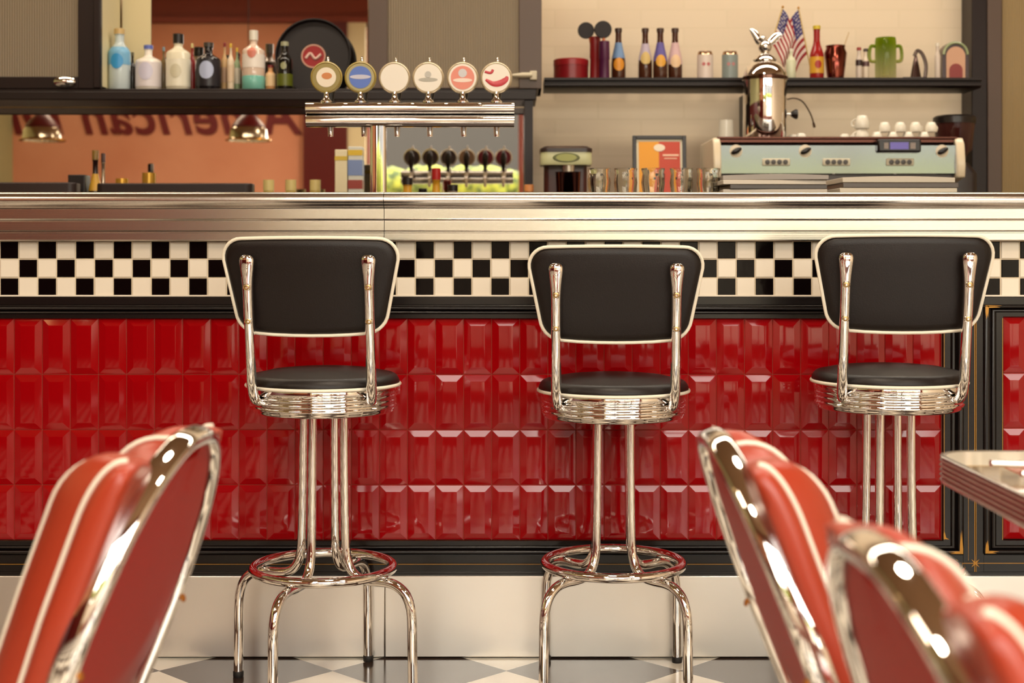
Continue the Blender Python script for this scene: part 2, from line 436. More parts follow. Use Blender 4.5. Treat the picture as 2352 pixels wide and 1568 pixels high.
# red bevelled tiles
def red_panel(xa, xb, rows, name):
    mb = MB(); mb.box(xa, xb, .004, .012, rows[-1], rows[0], 1)
    tw = 64.55 / s0
    k0 = math.floor((xa - bx(32)) / tw)
    n = int(round((xb - xa) / tw)) + 2
    for k in range(k0, k0 + n):
        x0 = max(bx(32) + k * tw, xa); x1 = min(bx(32) + (k + 1) * tw, xb)
        if x1 - x0 < .02: continue
        for za, zb_ in zip(rows, rows[1:]):
            g = .0006; j = [random.uniform(-.0007, .0007) for _ in range(4)]
            x0_, x1_, z0, z1 = x0 + g, x1 - g, zb_ + g, za - g
            bw, h = .0185, .0042
            y0 = .004
            e = .0012    # rounded outer edge first, then the bevel, then the raised face
            def L(d, y, jj=0): return [(x0_ + d, y + j[0] * jj, z0 + d), (x1_ - d, y + j[1] * jj, z0 + d), (x1_ - d, y + j[2] * jj, z1 - d), (x0_ + d, y + j[3] * jj, z1 - d)]
            loops = [L(0, y0), L(0, y0 - .0012), L(e, y0 - .0022), L(bw - .001, y0 - .0022 - h, .6), L(bw + .0008, y0 - .0024 - h, .6)]
            vs = [p for q in loops for p in q]; fs = []
            for a in range(4):
                for b in range(4): fs.append((a * 4 + b, a * 4 + (b + 1) % 4, (a + 1) * 4 + (b + 1) % 4, (a + 1) * 4 + b))
            fs.append((16, 17, 18, 19))
            mb.add(vs, fs, 0)
    o = obj(name, mb, [REDTILE, GROUT_RED], bar, ang=8)
    return o
rowsL = [bz(y) for y in (731.5, 860, 987, 1113.5, 1240)]
red_panel(BX0, bx(2164), rowsL, 'red_tile_panel')
rowsR = [bz(y) for y in (727.5, 856.5, 983, 1110, 1238)]
red_panel(bx(2303), BX1, rowsR, 'red_tile_panel')
# black picture-frame mouldings swept with mitred corners round each tile field
def frame_sweep(path, outs, prof):
    """path: points (x,z); outs: mitre vectors; prof: (d, protrusion)"""
    mb = MB(); n = len(prof); vs = []
    for (x, z), (ox, oz) in zip(path, outs):
        for d, h in prof: vs.append((x + ox * d, -h, z + oz * d))
    fs = []
    for a in range(len(path) - 1):
        for k in range(n - 1): fs.append((a * n + k, a * n + k + 1, (a + 1) * n + k + 1, (a + 1) * n + k))
    return mb.add(vs, fs)
def bead(c, r, k=6, base=0.0): return [(c - r * math.cos(PI * i / k), base + r * math.sin(PI * i / k)) for i in range(k + 1)]
PW = 42.0 / s0
prof = [(0, -.012), (0, .006), (.0012, .0075), (.017, .0075), (.0175, .005)] + bead(.0235, .0055, 8, .006) + [(.0295, .004), (.032, .003)] + bead(.040, .0075, 8, .008) + [(.0480, .006), (.0495, .004), (PW, .004), (PW, -.012)]
zt, zb_ = bz(731), bz(1240)
fL = frame_sweep([(BX0, zb_), (bx(2164), zb_), (bx(2164), zt), (BX0, zt)], [(0, -.76), (1.17, -.76), (1.17, .70), (0, .70)], prof)
obj('panel_frame', fL, BLACKPAINT, bar, ang=30)
zt2, zb2 = bz(727), bz(1239)
fR = frame_sweep([(BX1, zt2), (bx(2303), zt2), (bx(2303), zb2), (BX1, zb2)], [(0, .70), (-1.17, .70), (-1.17, -.76), (0, -.76)], prof)
obj('panel_frame', fR, BLACKPAINT, bar, ang=30)
obj('upper_rail', MB().box(BX0, BX1, -.010, .012, bz(700), bz(681)).prism([(-.010, bz(699.5)), (-.016, bz(700.5)), (-.016, bz(704)), (-.010, bz(705.5)), (.01, bz(705.5)), (.01, bz(699.5))], BX0, BX1), BLACKPAINT, bar, bevel=.0012)
lo = MB().box(BX0, BX1, -.006, .012, bz(1312), bz(1271.5)).box(BX0, BX1, -.009, .012, bz(1322), bz(1311))
lo.box(BX0, BX1, -.0075, .012, bz(1292), bz(1272.5))
obj('lower_rail', lo, BLACKPAINT, bar, bevel=.001)
st = MB().box(bx(2210), bx(2237), -.0082, .012, bz(1322), bz(700)).box(bx(2239), bx(2258), -.0082, .012, bz(1322), bz(700))
obj('stile', st, BLACKPAINT, bar, bevel=.0012)
gl = MB()
def gline_v(px, y0, y1, w=.0014, p=.0085): gl.box(bx(px) - w / 2, bx(px) + w / 2, -p, -.004, bz(y1), bz(y0))
def gline_h(x0, x1, py, w=.0012, p=.0085): gl.box(x0, x1, -p, -.004, bz(py) - w / 2, bz(py) + w / 2)
gline_v(2236.6, 735, 1320, .0016); gline_v(2239.8, 735, 1320, .0012); gline_v(2166.6, 733, 1238, .0013); gline_v(2300.6, 730, 1238, .0012)
gline_v(2222, 760, 1285, .0008); gline_v(2256.5, 760, 1270, .0012)
gline_h(bx(2175), BX1, 1291.5, .0016); gline_h(BX0, bx(2160), 1294, .0009); gline_h(BX0, bx(2163), 1240.4, .0008, .0062)
for sx, sy in ((1, 1), (-1, 1), (1, -1), (-1, -1)):
    x, z = bx(2238), bz(1291.5)
    q = .011
    gl.add([(x, -.0084, z), (x + sx * .003, -.0084, z), (x + sx * q, -.0084, z + sy * q), (x, -.0084, z + sy * .003)], [(0, 1, 2, 3)])
# scuffed corners where the black has rubbed through
def scuff(px, py, pts, p):
    gl.add([(bx(px + a), -p, bz(py + b)) for a, b in pts], [tuple(range(len(pts)))])
scuff(2204, 1266, [(-4, -2), (-3, -22), (-1.5, -48), (0, -30), (1, -52), (2.5, -26), (4, -8), (4, 3), (0, 3)], .0160)
scuff(2204, 1266, [(-1, 3), (-26, 2.5), (-14, 0), (-30, -1.5), (-12, -3), (-3, -3)], .0160)
scuff(2263, 1265, [(4, -2), (3, -14), (1, -28), (-1, -16), (-2.5, -24), (-4, -6), (-4, 3), (0, 3)], .0160)
scuff(2263, 1265, [(1, 3), (22, 2.5), (12, 0), (28, -1.5), (12, -3), (3, -3)], .0160)
scuff(2263, 703, [(-4, -3), (4, -2), (3, 12), (1.5, 26), (0, 16), (-2, 30), (-4, 12)], .0160)
scuff(2263, 703, [(0, -3), (34, -2), (20, 0), (30, 2), (12, 3), (3, 3)], .0160)
scuff(2165, 1236, [(0, 0), (13, 1), (6, -3), (3, -14), (1, -22), (0, -10)], .0090)
obj('gold_edging', gl, GOLD, bar)
# steel kick plate, two sheets
mb = MB(); mb.box(BX0, SEAM - .0006, -.016, -.004, 0.003, bz(1322.5, -.016)); mb2 = MB(); mb2.box(SEAM + .0006, BX1, -.016, -.004, .003, bz(1322.5, -.016))
obj('kick_plate', mb, KICK, bar, bevel=.002); obj('kick_plate', mb2, KICK, bar, bevel=.002)
obj('plinth', MB().box(BX0, BX1, -.004, .012, 0, bz(1318)), BLACKPAINT, bar)

# worktop with its rolled steel edge and stepped fascia
top = thing('bar_worktop', 'long bar top with polished rolled steel edge and stepped steel fascia', 'worktop', (0, BY, 0))
def edge_profile():
    zt = bz(441, -.03); zb = bz(478.5, -.05); c = (zt + zb) / 2; r = (zt - zb) / 2
    P = [(.03, zt)]
    for i in range(21):
        a = PI / 2 + PI * i / 20
        P.append((-.032 + 1.0 * r * math.cos(a), c + r * math.sin(a)))
    y = -.036
    P += [(-.032, zb), (-.0355, zb - .0004), (y, bz(480.5, y))]
    P += [(y, bz(501.5, y)), (y - .0008, bz(503, y)), (y + .001, bz(505.5, y)), (y + .004, bz(507, y)), (y + .004, bz(508, y))]
    P += [(y + .0015, bz(509, y)), (y + .0015, bz(528.5, y)), (y - .001, bz(530, y)), (y + .002, bz(530.8, y)), (y - .0015, bz(531.8, y)), (y - .0015, bz(534, y))]
    P += [(y, bz(535, y)), (y, bz(550.5, y)), (y + .002, bz(552.8, y)), (.03, bz(553.2))]
    return P
EP = edge_profile()
obj('steel_edge', MB().prism(EP, BX0, SEAM - .0008), [BULL], top, ang=10.5)
obj('steel_edge', MB().prism(EP, SEAM + .0008, BX1), [BULL], top, ang=10.5)
obj('top_board', MB().box(BX0, BX1, .031, .85, bz(475), bz(441, -.03)).box(BX0, BX1, .031, .5, bz(553.2), bz(475)), [col(60, 44, 36, .3)], top)
BT = bz(441, -.03)                                   # height of the bar top

# ---------------------------------------------------------------- bar stools
def stool(cx, cy, rot_base, rot_seat, zs, label):
    t = thing('bar_stool', label, 'bar stool', (cx, cy, 0), 0, 'chrome bar stools with black vinyl seats')
    q = Matrix.Rotation(rot_base, 4, 'Z'); w = Matrix.Rotation(rot_seat, 4, 'Z')
    for k in range(4):
        a = PI / 4 + k * PI / 2
        d = Vector((math.cos(a), math.sin(a), 0))
        def P(r, z): return q @ Vector((d.x * r, d.y * r, z))
        pts = [P(.0575, zs - .073), P(.0585, .55), P(.0605, .42), P(.0625, .355)]
        pts += crom([P(.0625, .355), P(.067, .322), P(.080, .296), P(.102, .281), P(.135, .277), P(.172, .277), P(.200, .271), P(.224, .254), P(.238, .226), P(.2435, .19), P(.2445, .12)], 4)[1:]
        pts += [P(.2455, .06), P(.246, .012)]
        rr = [.0112] * 4 + [.0115] * 12 + [.0122] * (len(pts) - 16)
        lg = obj('leg', MB().tube(pts, rr, 16), CHROME, t)
        # grey worn upper part of the tube is the same pipe; rubber ferrule at the foot
        f = P(.246, 0)
        obj('foot_cap', MB().lathe([(0, 0), (.0128, 0), (.0135, .003), (.0135, .014), (.0122, .016), (0, .016)], tuple(f), 20), RUBBER, lg)
    obj('foot_ring', MB().tube([(.1735 * math.cos(x), .1735 * math.sin(x), .3005) for x in [2 * PI * i / 64 for i in range(64)]], .0118, 16, True), CHROME, t)
    # ribbed chrome band
    pr = [(0, zs - .070), (.160, zs - .070), (.1715, zs - .069), (.1768, zs - .066), (.1785, zs - .062)]
    z0 = zs - .060
    pr += [(.1790, z0)]
    for k in range(3):
        for j in range(1, 7):
            pr.append((.1790 + .0042 * math.sin(PI * j / 6) ** .8, z0 + .0125 * (k + j / 6)))
    pr += [(.1800, z0 + .0385), (.1835, z0 + .0400), (.1845, z0 + .044), (.1845, z0 + .054), (.183, z0 + .0575), (0, z0 + .0575)]
    obj('seat_band', MB().lathe(pr, n=96), CHROME, t, ang=50)
    cu = [(0, zs - .004), (.182, zs - .004), (.1885, zs)]
    for i in range(1, 9):
        a = PI / 2 * i / 8
        cu.append((.1685 + .0215 * math.cos(a), zs + .026 * math.sin(a)))
    cu += [(.13, zs + .0345), (.09, zs + .0385), (.04, zs + .0405), (0, zs + .041)]
    seat = obj('seat', MB().lathe(cu, n=72), BLACKVINYL, t, ang=60)
    obj('piping', MB().tube([(.190 * math.cos(x), .190 * math.sin(x), zs - .001) for x in [2 * PI * i / 72 for i in range(72)]], (.0042), 10, True), PIPING, seat)
    # backrest
    lean = R(10)
    bk = Matrix.Translation((0, -.158, zs)) @ Matrix.Rotation(lean, 4, 'X')   # local z runs up the post
    bw = w @ bk
    pts = []
    def outline(ins, n=7):
        top_w, bot_w, hz0, hz1, rt, rb = .2115 - ins, .182 - ins, .132 + ins, .3585 - ins, .046 - ins * .5, .055 - ins * .5
        def cr(c, r, a0, a1): return [(c[0] + r * math.cos(a0 + (a1 - a0) * i / n), c[1] + r * math.sin(a0 + (a1 - a0) * i / n)) for i in range(n + 1)]
        o = []
        tl = math.atan2(top_w - bot_w, hz1 - hz0)
        o += cr((top_w - rt - .004, hz1 - rt), rt, -tl, PI / 2)
        o += [(x, hz1 + .004 * (1 - (x / .17) ** 2)) for x in (.11, .05, 0, -.05, -.11)]
        o += cr((-(top_w - rt - .004), hz1 - rt), rt, PI / 2, PI + tl)
        o += cr((-(bot_w - rb), hz0 + rb), rb, PI + tl, 3 * PI / 2)
        o += [(x, hz0 - .004 * (1 - (x / .14) ** 2)) for x in (-.09, -.045, 0, .045, .09)]
        o += cr((bot_w - rb, hz0 + rb), rb, -PI / 2, -tl)
        return o
    def bend(x): return .42 * x * x                    # gently wrapped round the sitter
    def loop(ins, y): return [(bw @ Vector((x, y + bend(x), z))) for x, z in outline(ins)]
    y0 = .0125
    L = [loop(.06, y0 + .0005), loop(.02, y0 + .001), loop(.008, y0 + .003), loop(.002, y0 + .008), loop(.001, y0 + .018), loop(.003, y0 + .028), loop(.010, y0 + .036), loop(.03, y0 + .042), loop(.07, y0 + .045)]
    back = obj('backrest', MB().loft(L), BLACKVINYL, t, ang=60)
    obj('piping', MB().tube(loop(-.0012, y0 + .0075), .0043, 8, True), PIPING, back)
    for s in (-1, 1):
        xs = .1435
        def b3(x, y, z): return w @ Vector((x * s, y, z + zs))
        lo_ = [b3(.128, -.088, -.028), b3(.134, -.112, -.032), b3(.1395, -.136, -.028), b3(.1425, -.152, -.012)]
        up = [bw @ Vector((xs * s, bend(xs) - .013, z)) for z in (.02, .08, .14, .2, .235, .255, .275, .292, .305, .3135, .3195, .3235, .3258, .3266)]
        P = crom(lo_ + [up[0]], 4)[:-1] + up
        n0 = len(P) - len(up)
        rr = [(.0126, .0126)] * n0
        # (depth, width) of the flattened paddle at the top
        wd = [.0125, .0122, .0120, .0120, .0122, .0128, .0142, .0160, .0173, .0174, .0160, .0128, .0085, .002]
        dp = [.0125, .012, .0118, .0115, .0112, .0108, .0102, .0096, .0090, .0082, .0070, .0052, .0035, .001]
        rr += list(zip(dp, wd))
        po = obj('back_post', MB().tube(P, rr, 16, ref=tuple((w @ Vector((0, 1, .15))))), CHROME, t)
        for z in (.169, .251):
            m = bw @ Matrix.Translation((xs * s, bend(xs) - .0232, z)) @ Matrix.Rotation(PI / 2, 4, 'X')
            sm = MB().lathe([(0, -.006), (.0092, -.006), (.0094, -.0005), (.0080, .0008), (.0066, -.001)], n=20, M=m, mi=1)
            sm.lathe([(.0064, -.003), (.0064, .0010), (.0054, .0018), (.0026, .0018), (.0024, -.001), (0, -.001)], n=20, M=m)
            obj('screw', sm, [BRASS, CHROME], po)
    return t
stool(-.4705, 3.55, R(23.9), R(-2.5), .759, 'leftmost of the three chrome bar stools, black vinyl back with cream piping')
stool(.2566, 3.60, R(-2.2), R(-2.2), .739, 'middle of the three chrome bar stools, slightly lower, black vinyl seat and back')
stool(.944, 3.565, R(8.5), R(-3.0), .765, 'rightmost of the three chrome bar stools, its legs behind the red chairs')

# ---------------------------------------------------------------- red diner chairs
def chair(x, y, rz, label, ztop=.868, kd_=1.0):
    t = thing('diner_chair', label, 'chair', (x, y, 0), rz, 'red diner chairs with channelled backs')
    rec = R(20.5)
    # local: +y forward (to the table), x lateral.  Back plane starts at the seat height
    zb = .45; Lb = (ztop - zb) / math.cos(rec); yb = (ztop - zb) * math.tan(rec)      # the apex of the frame sits over the thing's origin
    up = Vector((0, -math.sin(rec), math.cos(rec))); fw_ = Vector((0, math.cos(rec), math.sin(rec)))
    O = Vector((0, yb, zb))
    def B(w, v, d): return O + Vector((w, 0, 0)) + up * v + fw_ * d
    half = [(.150, -.02), (.156, .02), (.167, .08), (.178, .15), (.184, .21), (.176, .27), (.156, .33), (.126, .378), (.088, .412), (.045, .4325), (0, Lb - .010)]
    half = [(w, v * (Lb - .010) / (Lb - .010)) for w, v in half]
    full = [B(w, v, 0) for w, v in half] + [B(-w, v, 0) for w, v in reversed(half[:-1])]
    legR = [Vector((.20, yb - .10, .006)), Vector((.19, yb - .07, .12)), Vector((.168, yb - .01, .30)), Vector((.152, yb + .004, .40))]
    path = crom(legR + full + [Vector((-p.x, p.y, p.z)) for p in reversed(legR)], 6)
    obj('chrome_frame', MB().tube(path, [(.0165, .0105)] * len(path), 20, ref=tuple(fw_), power=2.6), CHROME, t, ang=60)
    # inset back board
    bo = [(w - .017, v) for w, v in half if v > .16]
    side = [(.176 - .010, .15), (.160, .112), (.135, .086), (.095, .068), (.05, .060)]
    pts2 = [(w, v) for w, v in reversed(side)] + bo[:-1] + [(.028, Lb - .034)]
    pts2 = pts2 + [(-w, v) for w, v in reversed(pts2)]
    sm = crom([(a, b, 0) for a, b in pts2], 3, True)
    def lp(k, d): return [B(p.x * k, .25 + (p.y - .25) * k, d) for p in sm]
    obj('back_board', MB().loft([lp(1, .012), lp(1, -.003), lp(.985, -.0065), lp(.7, -.0075)]), REDBOARD, t, ang=50)
    # channelled cushion in front of the frame: five upright channels, the outer pairs rising into two lobes
    def wv(v):
        for (w0, v0), (w1, v1) in zip(half, half[1:]):
            if v0 <= v <= v1: return w0 + (w1 - w0) * (v - v0) / (v1 - v0 + 1e-9)
        return half[0][0] if v < 0 else 0
    bnd = [-1.0, -.643, -.324, .324, .643, 1.0]
    vts = [(0, .376), (.2, .388), (.324, .404), (.46, .420), (.643, .421), (.80, .417), (.92, .404), (1.0, .376)]
    def vtop(p):
        p = abs(p)
        for (a, b), (c, d) in zip(vts, vts[1:]):
            if a <= p <= c: f = (p - a) / (c - a); f = f * f * (3 - 2 * f); return b + (d - b) * f
        return vts[-1][1]
    def plan(p, bul=1.0):
        """lateral, depth on the front of the shell for -1..1"""
        a_ = abs(p); sg = 1 if p >= 0 else -1
        K = [(0, 0, .094 * kd_), (.324, .088, .112 * kd_), (.643, .165, .050 * kd_), (1.0, .190, .010)]
        def at(q):
            q = min(q, 1.0)
            for (p0, x0, d0), (p1, x1, d1) in zip(K, K[1:]):
                if p0 <= q <= p1:
                    f = (q - p0) / (p1 - p0); return x0 + (x1 - x0) * f, d0 + (d1 - d0) * f
        x, d = at(a_); x2, d2 = at(min(1, a_ + .01)); x1, d1 = at(max(0, min(1, a_ + .01) - .02))
        x *= sg
        tx_, td_ = (x2 - x1), (d2 - d1); q = math.hypot(tx_, td_) + 1e-9
        nx, nd, q = -td_ * sg / q, tx_ / q, 1.0
        for b0, b1 in zip(bnd, bnd[1:]):
            if b0 <= p <= b1:
                t_ = (p - b0) / (b1 - b0); bb = (.004 if b0 == -.324 else .0135) * math.sin(PI * t_) ** .75 * bul if 0 < t_ < 1 else 0
                if b1 == 1.0 or b0 == -1.0: bb *= .9
                return x + nx / q * bb, d + nd / q * bb
        return x, d
    NT = 26
    def shell(p, k, lift=0.0, bul=1.0):
        f = k / NT; vt = vtop(p); vb = .035
        x, d = plan(p, bul)
        rr = .080
        if f > .62:
            g = (f - .62) / .38 * PI / 2; v = vt - rr + rr * math.sin(g); kd = math.cos(g) ** .72
        elif f < .12:
            g = f / .12 * PI / 2; v = vb + .035 * (1 - math.cos(g)); kd = .3 + .7 * math.sin(g)
        else:
            v = vb + .035 + (vt - rr - vb - .035) * (f - .12) / .50; kd = 1
        tap = .84 + .16 * min(1, max(0, v) / .22)
        dd = .010 + (d - .010) * kd
        xx = x * tap * (1 - .035 * (1 - kd))
        if lift:
            ln = math.hypot(xx, .05 + dd) or 1
            xx += lift * (xx / .19) * .8; dd += lift * kd; v += lift * (1 - kd)
        return B(xx, v, dd)
    ph = []
    for b0, b1 in zip(bnd, bnd[1:]):
        for q in range(10): ph.append(b0 + (b1 - b0) * q / 10)
    ph.append(1.0)
    cm = MB(); loops = []
    for k in range(NT + 1):
        row = [shell(p, k) for p in ph]
        rear = []
        for p in (.9, .6, .3, 0, -.3, -.6, -.9):
            q = shell(p, k, 0, 0); rel = q - O
            rear.append(B(rel.x, rel.dot(up), .007))
        loops.append(row + rear)
    cm.loft(loops)
    cush = obj('back_cushion', cm, REDVINYL, t, ang=75)
    for p in (-.643, -.324, .324, .643):
        P = [shell(p, k, .0020) for k in range(1, NT)]
        obj('piping', MB().tube(P, .0036, 10), PIPING, cush)
    # fixing screws on the limbs
    for s in (-1, 1):
        for v in (.045, .18):
            c = B(s * (wv(v)), v, -.0172); m = Matrix.Translation(c) @ Matrix.Rotation(PI / 2 - rec, 4, 'X')
            obj('screw', MB().lathe([(0, 0), (.0062, 0), (.0055, .003), (.003, .0042), (0, .0045)], n=16, M=m), RUST, t)
    # seat, band and front legs (below the picture)
    sp = round_rect(.205, .205, .09, 8, 0, yb + .235)
    def sl(k, z): return [(px * k, yb + .235 + (py - yb - .235) * k, z) for px, py in sp]
    st_ = obj('seat', MB().loft([sl(.9, .412), sl(1, .418), sl(1.01, .445), sl(.99, .468), sl(.92, .482), sl(.6, .488)]), REDVINYL, t, ang=60)
    obj('piping', MB().tube(sl(1.008, .462), .0045, 8, True), PIPING, st_)
    obj('seat_band', MB().loft([sl(.985, .385), sl(1.0, .39), sl(1.0, .415), sl(.985, .418)]), CHROME, t)
    for s in (-1, 1):
        fl = crom([(s * .165, yb + .32, .39), (s * .178, yb + .385, .375), (s * .19, yb + .41, .33), (s * .198, yb + .43, .15), (s * .202, yb + .44, .004)], 6)
        obj('leg', MB().tube(fl, .0115, 14), CHROME, t)
    return t
chair(-.393, 1.77, R(90 - 5), 'red channelled diner chair facing left, chrome oval back frame, left of the stools', .868, .98)
chair(.246, 1.75, R(-90 + 1), 'red channelled diner chair tucked under the chrome-edged table, farther of the two', .868, .80)
chair(.274, 1.10, R(-90 + 4), 'red channelled diner chair at the table, nearer of the two, cut by the frame corner', .868, .80)

# ---------------------------------------------------------------- table at the right
TX0, TX1, TY0, TY1, TZ = .694, 1.47, .95, 2.34, .760
tb = thing('diner_table', 'glossy laminate diner table with ribbed chrome and red edge', 'table', ((TX0 + TX1) / 2, (TY0 + TY1) / 2, 0))
hw, hh = (TX1 - TX0) / 2, (TY1 - TY0) / 2
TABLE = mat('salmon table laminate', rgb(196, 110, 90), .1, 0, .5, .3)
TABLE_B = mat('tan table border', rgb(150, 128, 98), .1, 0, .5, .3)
TABLE_GLARE = mat('cream painted glare end', rgb(226, 216, 196), .15, 0, .5, .3)  # glare on the far end painted into the laminate colour
o1 = round_rect(hw - .003, hh - .003, .06, 10); n = len(o1)
m = MB()
vs = [(x, y, TZ - .03) for x, y in o1] + [(x, y, TZ - .001) for x, y in o1]
m.add(vs, [(i, (i + 1) % n, n + (i + 1) % n, n + i) for i in range(n)], 1)
m.add(vs, [tuple(range(n - 1, -1, -1)), tuple(range(n, 2 * n))], 1)
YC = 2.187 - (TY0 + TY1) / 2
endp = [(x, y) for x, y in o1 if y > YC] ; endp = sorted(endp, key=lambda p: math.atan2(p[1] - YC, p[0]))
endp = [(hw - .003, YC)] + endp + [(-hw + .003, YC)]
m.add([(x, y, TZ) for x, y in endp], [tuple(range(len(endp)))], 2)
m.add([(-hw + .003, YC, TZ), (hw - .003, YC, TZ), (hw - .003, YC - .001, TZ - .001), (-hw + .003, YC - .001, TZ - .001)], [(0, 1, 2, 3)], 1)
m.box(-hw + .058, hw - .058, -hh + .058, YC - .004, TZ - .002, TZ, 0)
obj('table_top', m, [TABLE, TABLE_B, TABLE_GLARE], tb)
# ribbed edging
eo = []
prof_e = [(-.004, -.044, 0), (.004, -.044, 0), (.0045, -.040, 0)]
for k in range(5):
    z = -.040 + k * .0078
    prof_e += [(.0045, z, 0), (.0065, z + .0008, 0), (.0065, z + .0022, 0), (.0035, z + .0030, 1), (.0025, z + .0045, 1), (.0025, z + .0066, 1), (.0045, z + .0075, 0)]
prof_e += [(.0062, -.0006, 0), (.005, .0009, 0), (.001, .0012, 0), (-.002, .0006, 0)]
m = MB(); loops = []
base = round_rect(hw, hh, .063, 12); n = len(base)
def offs(d):
    return round_rect(hw + d, hh + d, .063 + d, 12)
for d, z, k in prof_e: loops.append([(x, y, TZ + z) for x, y in offs(d)])
for a in range(len(loops) - 1):
    b0 = len(m.v)
    m.v += loops[a] + loops[a + 1]
    for i in range(n):
        j = (i + 1) % n
        m.f.append((b0 + i, b0 + j, b0 + n + j, b0 + n + i)); m.m.append(1 if prof_e[a][2] and prof_e[a + 1][2] else 0)
obj('ribbed_edge', m, [CHROME_SOFT, col(140, 14, 18, .3)], tb, ang=60)
obj('pedestal', MB().lathe([(0, .03), (.03, .03), (.03, .70), (.12, .712), (.12, .716), (0, .716)], n=32), CHROME, tb)
obj('base', MB().lathe([(0, 0), (.19, 0), (.195, .008), (.17, .022), (.05, .04), (0, .04)], n=48), CHROME, tb)
# chrome caddy whose two rails show at the picture edge
cd = thing('condiment_caddy', 'low chrome caddy with two bright rails on the diner table', 'caddy', (.80, 2.035, TZ))
obj('base_plate', MB().box(-.035, .16, -.035, .035, .001, .005), CHROME_SOFT, cd, bevel=.002)
obj('rail', MB().tube(crom([(-.100, .045, .0195), (-.05, .045, .0175), (.05, .045, .018), (.17, .045, .0185)], 5), [(.0050, .007)] * 16, 16, power=3.5), CHROME_SOFT, cd, ang=60)
obj('rail', MB().tube(crom([(-.088, -.045, .018), (0, -.045, .018), (.17, -.045, .018)], 6), [(.0042, .006)] * 13, 16, power=3.5), CHROME_SOFT, cd, ang=60)
for x in (-.02, .14):
    obj('strut', MB().tube([(x, -.045, .014), (x, -.03, .004), (x, .03, .004), (x, .045, .014)], .003, 8), CHROME_SOFT, cd)

# ---------------------------------------------------------------- back bar
CZ = 1.06
MY = 6.30                                            # mirror plane
FY = 5.98                                            # front of cabinets and bottle shelf
def fz(py): return PZ(py, FY)
def fx(px): return PX(px, FY)
shelf_top, shelf_bot = fz(203.5), fz(230)
sh = thing('bottle_shelf', 'long dark wood shelf carrying the spirit bottles', 'shelf', (0, FY, shelf_bot))
hs = shelf_top - shelf_bot
obj('board', MB().box(fx(-300), fx(1232), .0, .31, .004, hs), PLANK, sh, bevel=.003)
obj('front_lip', MB().box(fx(-300), fx(1232), -.012, .0, 0, hs - .012), PLANK, sh, bevel=.004)
# mirrors
lowm = MB().box(PX(-350, MY), PX(1204, MY), 0, .012, PZ(470, MY), shelf_bot - .001)
o = obj('back_mirror', lowm, [MIRROR, WOOD], None, loc=(0, MY, 0)); tag(o, 'long mirror below the bottle shelf reflecting orange wall and lettering', 'mirror')
o = obj('niche_mirror', MB().box(PX(348, MY), PX(845, MY), 0, .012, shelf_top, 2.6), [MIRROR], None, loc=(0, MY, 0)); tag(o, 'upright mirror behind the bottles in the open niche', 'mirror')
np_ = MB().box(fx(233), PX(347, MY), .0, .012, shelf_top, 2.6)
o = obj('niche_backing', np_, [CREAMPANEL], None, loc=(0, MY, 0)); tag(o, 'cream back panel of the niche behind the blue bottle', 'panel')
o = obj('cabinet_upright', MB().box(fx(1205), fx(1224), 0, .6, CZ, shelf_bot - .001), WOOD, None, loc=(0, FY, 0)); tag(o, 'dark wooden upright beside the back mirror', 'upright')
# glazed cabinets
def cabinet(x0, x1, stileL, stileR, rail_top, label, wood, shelf_py, hpx=None, latch=False):
    t = thing('glazed_cabinet', label, 'cabinet', (fx((x0 + x1) / 2), FY, shelf_top), group='fluted glass cabinets')
    c = fx((x0 + x1) / 2); A, B_ = fx(x0) - c, fx(x1) - c; Ht = 2.62 - shelf_top
    m = MB().box(A, A + .012, .02, .30, 0, Ht).box(B_ - .012, B_, .02, .30, 0, Ht, 1 if x0 < 0 else 0).box(A, B_, .29, .30, 0, Ht, 1).box(A, B_, .02, .30, Ht - .012, Ht).box(A, B_, .02, .30, 0, .012)
    zz = fz(shelf_py) - shelf_top
    m.box(A + .012, B_ - .012, .06, .29, zz - .008, zz + .006)
    obj('carcass', m, [wood, CREAMPANEL], t)
    d = MB(); la, lb = fx(stileL) - fx(x0), fx(x1) - fx(stileR)
    zr = fz(rail_top) - shelf_top
    d.box(A, A + la, -.004, .02, 0, Ht).box(B_ - lb, B_, -.004, .02, 0, Ht).box(A + la, B_ - lb, -.002, .02, 0, zr).box(A + la, B_ - lb, -.002, .02, Ht - .05, Ht)
    dr = obj('door', d, [wood], t, bevel=.0025)
    obj('fluted_pane', MB().box(A + la, B_ - lb, .006, .010, zr, Ht - .05), [FLUTE], dr)
    if hpx:
        hx, hz = fx(hpx) - c, fz(188) - shelf_top
        obj('handle', MB().lathe([(0, 0), (.022, .0), (.024, .008), (.016, .018), (0, .022)], n=20, M=Matrix.Translation((hx, -.004, hz)) @ Matrix.Rotation(PI / 2, 4, 'X') @ Matrix.Scale(1.9, 4, (1, 0, 0))), CHROME, dr)
    if latch:
        m = Matrix.Translation((B_ - .02, -.006, fz(176) - shelf_top))
        k = MB().box(-.03, .0, -.016, 0, -.016, .022, 0, m).tube([(-.02, -.014, .004), (-.06, -.018, .003), (-.105, -.018, .002)], [(.011, .011), (.012, .012), (.006, .006)], 12, M=m)
        obj('latch', k, [col(196, 184, 158, .3)], dr, bevel=.003)
    return t
cabinet(-330, 232, -250, 180, 176, 'dark wood cabinet with fluted glass door at the far left', WOOD, 150, 150)
cabinet(846, 1244, 890, 1192, 200, 'brown framed fluted glass cabinet behind the beer badges', WOODLIT, 122, None, True)
# the narrow edge strip beside the left cabinet
o = obj('cabinet_batten', MB().box(fx(216), fx(231), -.004, .004, 0.002, 2.6 - shelf_top), WOOD, None, bevel=.003, loc=(0, FY - .0085, shelf_top)); tag(o, 'slim dark batten between fluted cabinet and bottle niche', 'batten')
